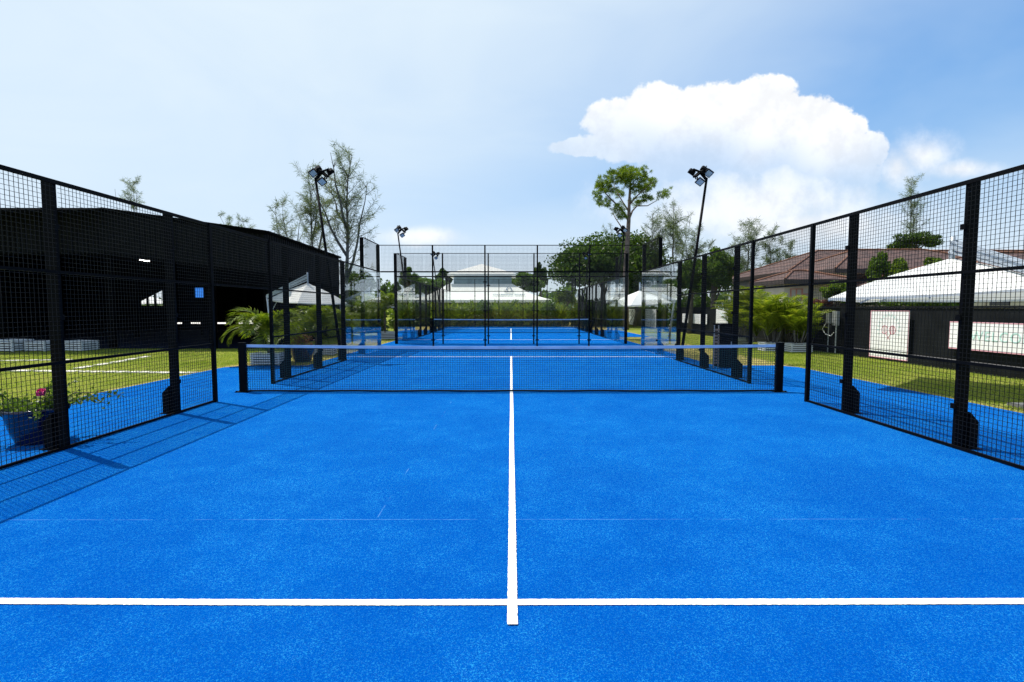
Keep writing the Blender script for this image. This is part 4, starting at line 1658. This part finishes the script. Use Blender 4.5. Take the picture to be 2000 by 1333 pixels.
br('small round-topped tree left of the marquee roof', 868, 522, 570, 70, 17, 'leaf_dark', 43, nleaf=4000, nclump=24, leaf=.28)
br('spreading tree behind the clubhouse ridge at the right', 1785, 452, 500, 42, 46, 'leaf_dark', 44, nleaf=6000, nclump=34, leaf=.2)
br('climbing green shrub tree before the clubhouse roof', 1712, 476, 600, 20.5, 20, 'leaf_light', 45, nleaf=7000, nclump=40, leaf=.11, trunk_r=.08)
br('leafy shrub left of the parasol peak before the tiled roof', 1752, 492, 598, 20, 22, 'leaf_light', 46, nleaf=5000, nclump=30, leaf=.11, trunk_r=.07)
br('shrub showing above the parasol slope', 1822, 496, 590, 17, 26, 'leaf_light', 47, nleaf=5000, nclump=28, leaf=.11, trunk_r=.07)
br('low green bush beside the porch wall', 1630, 548, 602, 21.0, 30, 'leaf_light', 48, nleaf=5000, nclump=28, leaf=.10, trunk_r=.06)
br('dark bush over the wall beneath the parasol', 1690, 570, 606, 18.6, 44, 'leaf_dark', 49, nleaf=5000, nclump=30, leaf=.09, trunk_r=.06)
br('ivy-like hedge over the wall right of the tall poster', 1800, 574, 606, 16.6, 72, 'leaf_mid', 50, nleaf=9000, nclump=50, leaf=.08, trunk_r=.06)
br('brownish bush peeking over the wall by the porch', 1600, 582, 606, 21.5, 28, 'leaf_red', 51, nleaf=2600, nclump=20, leaf=.09, trunk_r=.05)
br('rounded dark green tree behind the far right fence posts', 1300, 540, 604, 38, 34, 'leaf_dark', 52, nleaf=8000, nclump=38, leaf=.18)
br('dense dark tree behind the far right court corner', 1240, 540, 612, 44, 40, 'leaf_dark', 53, nleaf=10000, nclump=40, leaf=.2)


# ---- palms
def frond_mesh(L, e0, droop, npair, lw, ll, seed, mat):
    """one arching feather frond starting at the origin along +X"""
    rnd = random.Random(seed)
    m = MB()
    pts = []
    p = Vector((0, 0, 0))
    el = e0
    n = 14
    for i in range(n + 1):
        pts.append(p.copy())
        p = p + Vector((math.cos(el), 0, math.sin(el))) * (L / n)
        el -= droop / n * (.5 + 1.2 * i / n)
    m.tube(pts, [.012 * (1 - .8 * i / n) + .002 for i in range(n + 1)], 4, False)
    for k in range(npair):
        f = .14 + .85 * k / (npair - 1)
        q = f * n
        i = min(int(q), n - 1)
        c = pts[i].lerp(pts[i + 1], q - i)
        d = (pts[i + 1] - pts[i]).normalized()
        up = Vector((-d.z, 0, d.x))
        l = ll * (math.sin(math.pi * min(1, .16 + .84 * f)) ** .7 + .12) * rnd.uniform(.85, 1.1)
        for s in (-1, 1):
            dr = (d * .75 + Vector((0, s, 0)) * .85 + up * .28 + Vector((rnd.uniform(-.1, .1),) * 3)).normalized()
            tip = c + dr * l + Vector((0, 0, -.22 * l))
            md = c + dr * l * .5 + Vector((0, 0, .0))
            sd = dr.cross(up).normalized() * lw / 2
            m.face([c, md - sd, tip, md + sd])
    me = m.mesh('frond')
    me.materials.append(MATS[mat])
    return me


FR_ARCH = [frond_mesh(1.0, R(62), R(115), 30, .024, .34, 60 + i, 'leaf_palm') for i in range(3)]
FR_UP = [frond_mesh(1.0, R(76), R(58), 18, .034, .42, 70 + i, 'leaf_palm') for i in range(3)]


def feather_palm(label, x, y, z0, trunk_h, fl, nf, seed, protos=FR_ARCH, cat='palm', group='potted feather palms', nstem=1, spread=0.0, emax=1.0):
    rnd = random.Random(seed)
    t = thing('feather_palm', label, cat, (x, y, z0), group)
    for s in range(nstem):
        a = rnd.uniform(0, 6.28)
        o = Vector((math.cos(a), math.sin(a), 0)) * spread * rnd.uniform(.3, 1) if nstem > 1 else Vector((0, 0, 0))
        th = trunk_h * (rnd.uniform(.7, 1.15) if nstem == 1 else rnd.uniform(.25, 1.15))
        b = Vector((x, y, z0)) + o * .4
        e = Vector((x, y, z0)) + o + Vector((0, 0, th))
        m = MB()
        r = .055 if nstem == 1 else .02
        m.tube([b, b.lerp(e, .5) + o * .05, e], [r * 1.2, r, r * .85], 7)
        m.build('stem', 'bark' if nstem == 1 else 'bark_grey', t, True)
        k = nf if nstem == 1 else max(5, nf // nstem)
        for i in range(k):
            f = bpy.data.objects.new('frond', rnd.choice(protos))
            COL.objects.link(f)
            f.parent = t
            f.matrix_parent_inverse = Matrix.Translation(-OFF[t.name])
            f.location = e
            az = 6.283 * (i + rnd.uniform(-.3, .3)) / k * 1.0 + s
            tilt = rnd.uniform(-.35, .65) * emax
            f.rotation_euler = (rnd.uniform(-.2, .2), tilt, az)
            q = fl * rnd.uniform(.75, 1.15)
            f.scale = (q, q, q)
    return t


def planter_proto():
    t = thing('slatted_planter', 'p', 'planter', (0, 0, 0), 'white slatted planter boxes', local=True)
    W, D, H = .82, .55, .30
    sl = MB().box(-W / 2, W / 2, -.011, .011, -.022, .022).mesh('slat')
    sl.materials.append(MATS['planter_white'])
    se = MB().box(-.011, .011, -D / 2 + .012, D / 2 - .012, -.022, .022).mesh('slat')
    se.materials.append(MATS['planter_white'])
    for k in range(4):
        z = .045 + .07 * k
        for me, loc in ((sl, (0, -D / 2, z)), (sl, (0, D / 2, z)), (se, (-W / 2 + .011, 0, z)), (se, (W / 2 - .011, 0, z))):
            o = bpy.data.objects.new('slat', me)
            COL.objects.link(o)
            o.parent = t
            o.location = loc
    for sx in (-1, 1):
        for sy in (-1, 1):
            MB().box(sx * (W / 2 - .045) - .022, sx * (W / 2 - .045) + .022, sy * (D / 2 - .034) - .022, sy * (D / 2 - .034) + .022, 0.0, .30).build('corner_post', 'planter_white', t)
    MB().box(-W / 2 + .03, W / 2 - .03, -D / 2 + .03, D / 2 - .03, .02, .24).build('soil', 'soil', t)
    m = MB()
    for (a, b_, c_, d_) in ((-W / 2 - .01, W / 2 + .01, -D / 2 - .012, -D / 2 + .05), (-W / 2 - .01, W / 2 + .01, D / 2 - .05, D / 2 + .012),
                            (-W / 2 - .01, -W / 2 + .05, -D / 2 + .052, D / 2 - .052), (W / 2 - .05, W / 2 + .01, -D / 2 + .052, D / 2 - .052)):
        m.box(a, b_, c_, d_, .302, .325)
    m.build('rim', 'planter_white', t)
    return t


pp = planter_proto()
PL = [
    ((at(527, 712, 14.4).x, 14.4), 0, 1.0, 'white slatted planter box on the blue turf left of the net', .022),
    ((at(636, 700, 17.8).x, 17.6), 6, 1.0, 'white slatted planter behind the blue pot by the left fence', 0),
    ((at(1557, 688, 18.6).x, 18.6), 4, 1.0, 'white slatted planter under the areca palms, right one', 0),
    ((at(1508, 686, 19.0).x, 19.0), -3, 1.0, 'white slatted planter under the areca palms, left one', 0),
    ((at(1447, 668, 22.4).x, 22.4), 3, 1.0, 'smaller-looking white planter behind the right fence post and cabinet', 0),
    ((at(158, 688, 19.35).x, 19.35), -12, 1.15, 'slatted planter in the shed shade, right of the near left post', 0),
    ((at(85, 690, 19.3).x, 19.3), -10, 1.15, 'slatted planter in the shed shade, hidden partly by the near left post', 0),
    ((at(24, 692, 19.2).x, 19.2), -10, 1.3, 'slatted planter in the shed shade at the left edge', 0),
    ((at(757, 665, 26.5).x, 26.5), 10, 1.2, 'white slatted planter beside the far court glass on the left', 0),
]
for i, (xy, rz, sc, lab, z) in enumerate(PL):
    o = pp if i == 0 else copy_tree(pp)
    o.location = (xy[0], xy[1], z + .002)
    o.rotation_euler.z = R(rz)
    o.scale = (sc, sc, sc)
    o['label'] = lab

feather_palm('arching feather palm in the planter left of the net post', at(527, 700, 14.4).x, 14.4, .25, .55, 1.25, 30, 1)
feather_palm('feather palm under the parasol by the shed corner', at(615, 690, 17.6).x, 17.8, .25, .6, 1.2, 26, 2)
feather_palm('feather palm left of the near court glass', at(660, 680, 20).x, 20.5, .1, .75, 1.25, 24, 3)
feather_palm('feather palm right behind the first planter palm', at(572, 690, 17).x, 17.4, .1, .6, 1.1, 24, 4)
feather_palm('golden feather palm beside the far court glass on the left', at(752, 660, 26.5).x, 26.5, .3, 1.1, 1.6, 26, 5)
feather_palm('feather palm beneath the second left parasol', at(706, 655, 27.5).x, 27.5, .1, 1.2, 1.5, 24, 6)
for k, (px, Y, th, fl, lab) in enumerate([
        (1557, 18.6, .7, .95, 'areca palm clump in the right white planter'),
        (1508, 19.0, .9, 1.25, 'areca palm clump in the left white planter'),
        (1468, 20.6, .95, 1.25, 'areca palm clump behind the wide right fence post'),
        (1535, 20.4, .9, 1.05, 'tall areca palm clump at the back of the group'),
        (1582, 19.6, .6, .9, 'areca palm clump against the wall beside the meter boxes'),
        (1452, 22.4, .9, 1.2, 'areca palm clump in the planter behind the cabinet')]):
    feather_palm(lab, at(px, 680, Y).x, Y, .22, th, fl, 54, 20 + k, FR_UP, 'palm', 'areca palms along the right wall', 9, .42, .9)


# ---- planted hedge at the end of the far court
def hedge_plant(label, px, Y, h, w, mat, seed, spiky):
    global rng
    rng = np.random.default_rng(seed)
    x = at(px, 620, Y).x
    t = thing('hedge_plant', label, 'plant', (x, Y, 0), 'planted hedge beyond the far court')
    if spiky:
        n = 900
        c = np.stack([x + rng.normal(0, w * .28, n), Y + rng.normal(0, .35, n), rng.uniform(.0, 1, n) ** 1.3 * h * .72], 1)
        d = np.stack([rng.normal(0, .6, n), rng.normal(0, .5, n), rng.uniform(.1, 1.0, n)], 1)
        d /= np.linalg.norm(d, axis=1, keepdims=True)
        np_mesh('foliage', strips(c, d, rng.uniform(.4, .95, n), rng.uniform(.06, .11, n)), 4, mat, t)
    else:
        n = 1500
        u_ = unit(n) * (rng.uniform(.2, 1, n) ** .5)[:, None]
        c = np.stack([x + u_[:, 0] * w * .6, Y + u_[:, 1] * .55, np.maximum(h * .46 + u_[:, 2] * h * .54, .03)], 1)
        np_mesh('foliage', cards(c, .11, .2), 4, mat, t)
    c = np.stack([x + rng.uniform(-w * .62, w * .62, 500), Y - .2 + rng.normal(0, .3, 500), rng.uniform(0.02, .7, 500)], 1)
    np_mesh('shaded_undergrowth', cards(c, .12, .24), 4, 'leaf_dark', t)  # low leaves kept dark: shadow at the hedge foot put into their colour
    MB().tube([(x, Y, 0), (x + .05, Y, h * .6)], [.05, .02], 5).build('stem', 'bark', t)


HL = ['left end of the hedge beside the far corner post', 'second from the left end of the hedge', 'third from the left end of the hedge',
      'left of the marquee pole in the hedge', 'under the left half of the marquee canopy', 'under the marquee canopy left of the logo',
      'directly below the marquee logo', 'below the logo on its right side', 'under the right slope of the marquee',
      'third from the right end of the hedge', 'second from the right end of the hedge', 'right end of the hedge beside the dark tree']
for k in range(12):
    px = 862 + k * 21
    kind = k % 3
    desc = ['spiky yellow-green plant, ', 'bushy mid-green plant, ', 'loose light-green plant, '][kind]
    hedge_plant(desc + HL[k], px, 44.6 + (k % 2) * .9, [2.4, 1.9, 2.7][kind] + .55 * math.sin(k * 2.1), 1.3, ['leaf_palm', 'leaf_mid', 'leaf_palm'][kind], 100 + k, kind != 1)
for k, (px, Y, h, w, lab) in enumerate([
        (1135, 46, 2.6, 1.8, 'tall bushy plant hiding the far right court corner'),
        (1165, 46, 2.5, 1.8, 'dark bushy plant right of the far court corner post'),
        (838, 46, 2.3, 1.8, 'bushy plant hiding the far left court corner'),
        (812, 45, 2.3, 1.8, 'bushy plant left of the far court side glass'),
        (785, 40, 2.1, 1.6, 'bushy plant behind the golden palm'),
        (728, 34, 1.9, 1.6, 'bushy plant beneath the second left parasol canopy'),
        (690, 33, 1.9, 1.6, 'bushy plant left of the near glass corner post'),
        (655, 30, 1.6, 1.5, 'bushy plant seen beyond the shed side'),
        (1330, 35, 2.3, 1.6, 'bushy plant over the wall above the small print notice'),
        (1375, 33, 2.4, 1.6, 'bushy plant over the wall left of the square poster'),
        (1195, 45, 2.4, 1.7, 'bushy plant behind the far right side fence')]):
    hedge_plant(lab, px, Y, h, w, 'leaf_dark' if k % 2 else 'leaf_mid', 140 + k, False)


# ---- far belt of trees, one mass
def belt():
    global rng
    rng = np.random.default_rng(77)
    n = 26000
    x = rng.uniform(-150, 150, n)
    y = 95 + rng.normal(0, 5, n)
    hh = 3.4 + 1.6 * np.sin(x * .21) + 1.0 * np.sin(x * .57 + 2) + .8 * np.sin(x * 1.3)
    z = rng.uniform(0, 1, n) ** .8 * np.maximum(hh, 1.2)
    C = np.stack([x, y, z], 1)
    tag(np_mesh('distant_trees', cards(C, .6, .95), 4, 'leaf_dark'), 'far-off dark green belt of trees along the horizon', 'trees', kind='stuff')


belt()


# ---- lawn blades
def lawn_blades():
    global rng
    rng = np.random.default_rng(88)
    P = []
    for (x0, x1, y0, y1, n) in ((-17, -7.68, 6.5, 19.8, 60000), (7.7, 11.4, 6.0, 22, 46000), (5.67, 11.4, 14.2, 30, 26000), (-9.4, -5.67, 14.2, 30, 26000)):
        P.append(np.stack([rng.uniform(x0, x1, n), rng.uniform(y0, y1, n), np.zeros(n)], 1))
    P = np.concatenate(P)
    ax = np.abs(P[:, 0])
    in_apron = (ax < 7.7) & (((P[:, 1] > NET1 - 4.5) & (P[:, 1] < NET1 + 4.45)) | ((P[:, 1] > NET2 - 4.5) & (P[:, 1] < NET2 + 4.45)))
    P = P[~in_apron]
    n = len(P)
    d = np.stack([rng.normal(0, .45, n), rng.normal(0, .45, n), np.ones(n)], 1)
    d /= np.linalg.norm(d, axis=1, keepdims=True)
    tag(np_mesh('grass', strips(P, d, rng.uniform(.025, .06, n), rng.uniform(.006, .013, n)), 4, 'grass_blade'),
        'short sunlit yellow-green lawn grass around the courts', 'grass', kind='stuff')


lawn_blades()


# ------------------------------------------------------------------ pots and small things
def flower_pot():
    global rng
    rng = np.random.default_rng(5)
    rnd = random.Random(5)
    x, y = -5.62, 5.98
    t = thing('flower_pot', 'glazed dark blue flower pot behind the near left fence', 'pot', (x, y, .022))
    MB().lathe([(.0, .0), (.19, .0), (.20, .02), (.25, .16), (.28, .30), (.295, .37), (.315, .385), (.315, .415), (.285, .415), (.27, .37), (.0, .36)], 32, (x, y, .0235)).build('pot', 'pot_blue', t, True)
    MB().lathe([(.0, .0), (.268, .0)], 24, (x, y, .388)).build('soil', 'soil', t)
    b = thing('bougainvillea', 'leggy bougainvillea with one pink bloom growing in the blue pot', 'plant', (x, y, .39))
    m = MB()
    tips = []
    for k in range(15):
        a = rnd.uniform(0, 6.28)
        L = rnd.uniform(.28, .62)
        el = rnd.uniform(.25, 1.2)
        s = Vector((x + math.cos(a) * .1, y + math.sin(a) * .1, .39))
        pts = [s + Vector((math.cos(a) * math.cos(el) * L * g, math.sin(a) * math.cos(el) * L * g, math.sin(el) * L * g - .14 * g * g)) for g in (0, .35, .7, 1)]
        tips.append(pts)
    # one long shoot reaching right past the post
    tips.append([Vector((x + .12, y, .40)), Vector((x + .42, y + .05, .60)), Vector((x + .75, y + .08, .60)), Vector((x + 1.0, y + .1, .54))])
    tips.append([Vector((x + .12, y + .1, .40)), Vector((x + .35, y + .15, .52)), Vector((x + .55, y + .2, .50)), Vector((x + .68, y + .2, .43))])
    for pts in tips:
        m.tube(pts, [.008, .006, .004, .002], 5)
    m.build('stem', 'bark', b, True)
    C = []
    for pts in tips:
        for _ in range(44):
            g = rnd.uniform(.1, 1) * 3
            i = min(int(g), 2)
            c = pts[i].lerp(pts[i + 1], g - i)
            C.append((c.x + rnd.gauss(0, .025), c.y + rnd.gauss(0, .025), c.z + rnd.gauss(0, .025)))
    for _ in range(520):
        a, q = rnd.uniform(0, 6.28), rnd.random() ** .5 * .31
        C.append((x + math.cos(a) * q, y + math.sin(a) * q, .42 + abs(rnd.gauss(0, .05))))
    np_mesh('foliage', cards(np.array(C), .034, .058), 4, 'leaf_light', b)
    fc = at(80, 767, 5.75)
    C = np.array([[fc.x, fc.y, fc.z]]) + unit(60) * .035
    np_mesh('bloom', cards(C, .035, .045), 4, 'petal_pink', b)
    MB().tube([(x + .05, y, .4), (fc.x - .02, fc.y, fc.z - .1), fc], [.006, .004, .003], 5).build('flower_stem', 'bark', b)
    # second pot beyond the net
    x2, y2 = at(586, 705, 15.0).x, 15.2
    t2 = thing('flower_pot', 'blue flower pot among the planters beyond the left net post', 'pot', (x2, y2, .0))
    MB().lathe([(.0, .0), (.22, .0), (.29, .18), (.34, .36), (.36, .40), (.36, .44), (.33, .44), (.3, .38), (.0, .37)], 28, (x2, y2, .002)).build('pot', 'pot_blue', t2, True)
    b2 = thing('pink_shrub', 'pinkish shrub growing in the farther blue pot', 'plant', (x2, y2, .38))
    C = np.array([x2, y2, .62]) + unit(420) * np.array([.34, .34, .24]) * (rng.uniform(.3, 1, 420))[:, None]
    np_mesh('foliage', cards(C, .03, .07), 4, 'leaf_red', b2)
    MB().tube([(x2, y2, .37), (x2, y2, .7)], .015, 5).build('stem', 'bark', b2)


flower_pot()


def cabinet():
    a = at(1397, 725, 13.45)
    c = at(1421, 725, 13.45)
    x0, x1, y0, y1 = a.x + .12, c.x + .12, 13.45, 13.95
    t = thing('court_cabinet', 'tall black cabinet with wooden slatted side behind the right fence', 'cabinet', ((x0 + x1) / 2, 13.7, .022))
    MB().box(x0, x1, y0, y1, .05, 1.16).build('body', 'shed_dark', t)
    MB().box(x0 - .02, x1 + .02, y0 - .02, y1 + .02, 1.1615, 1.19).build('top', 'shed_dark', t)
    MB().box(x0 + .02, x1 - .02, y0 + .02, y1 - .02, .0225, .0495).build('plinth', 'shed_dark', t)
    for k in range(12):
        z = .12 + .08 * k
        MB().box(x0 - .135, x0 - .012, y0 + .03, y0 + .055, z, z + .055).build('slat', 'wood_slat', t)
    for dx in (-.155, -.04):
        MB().box(x0 + dx, x0 + dx + .022, y0 + .056, y0 + .085, .0225, 1.15).build('upright', 'steel_galv', t)
    d = MB().box(x0 + .02, x1 - .02, y0 - .012, y0 - .002, .09, 1.12).build('door', 'shed_clad', t)
    MB().box(x1 - .06, x1 - .045, y0 - .03, y0 - .0125, .55, .72).build('handle', 'steel_galv', d)


cabinet()
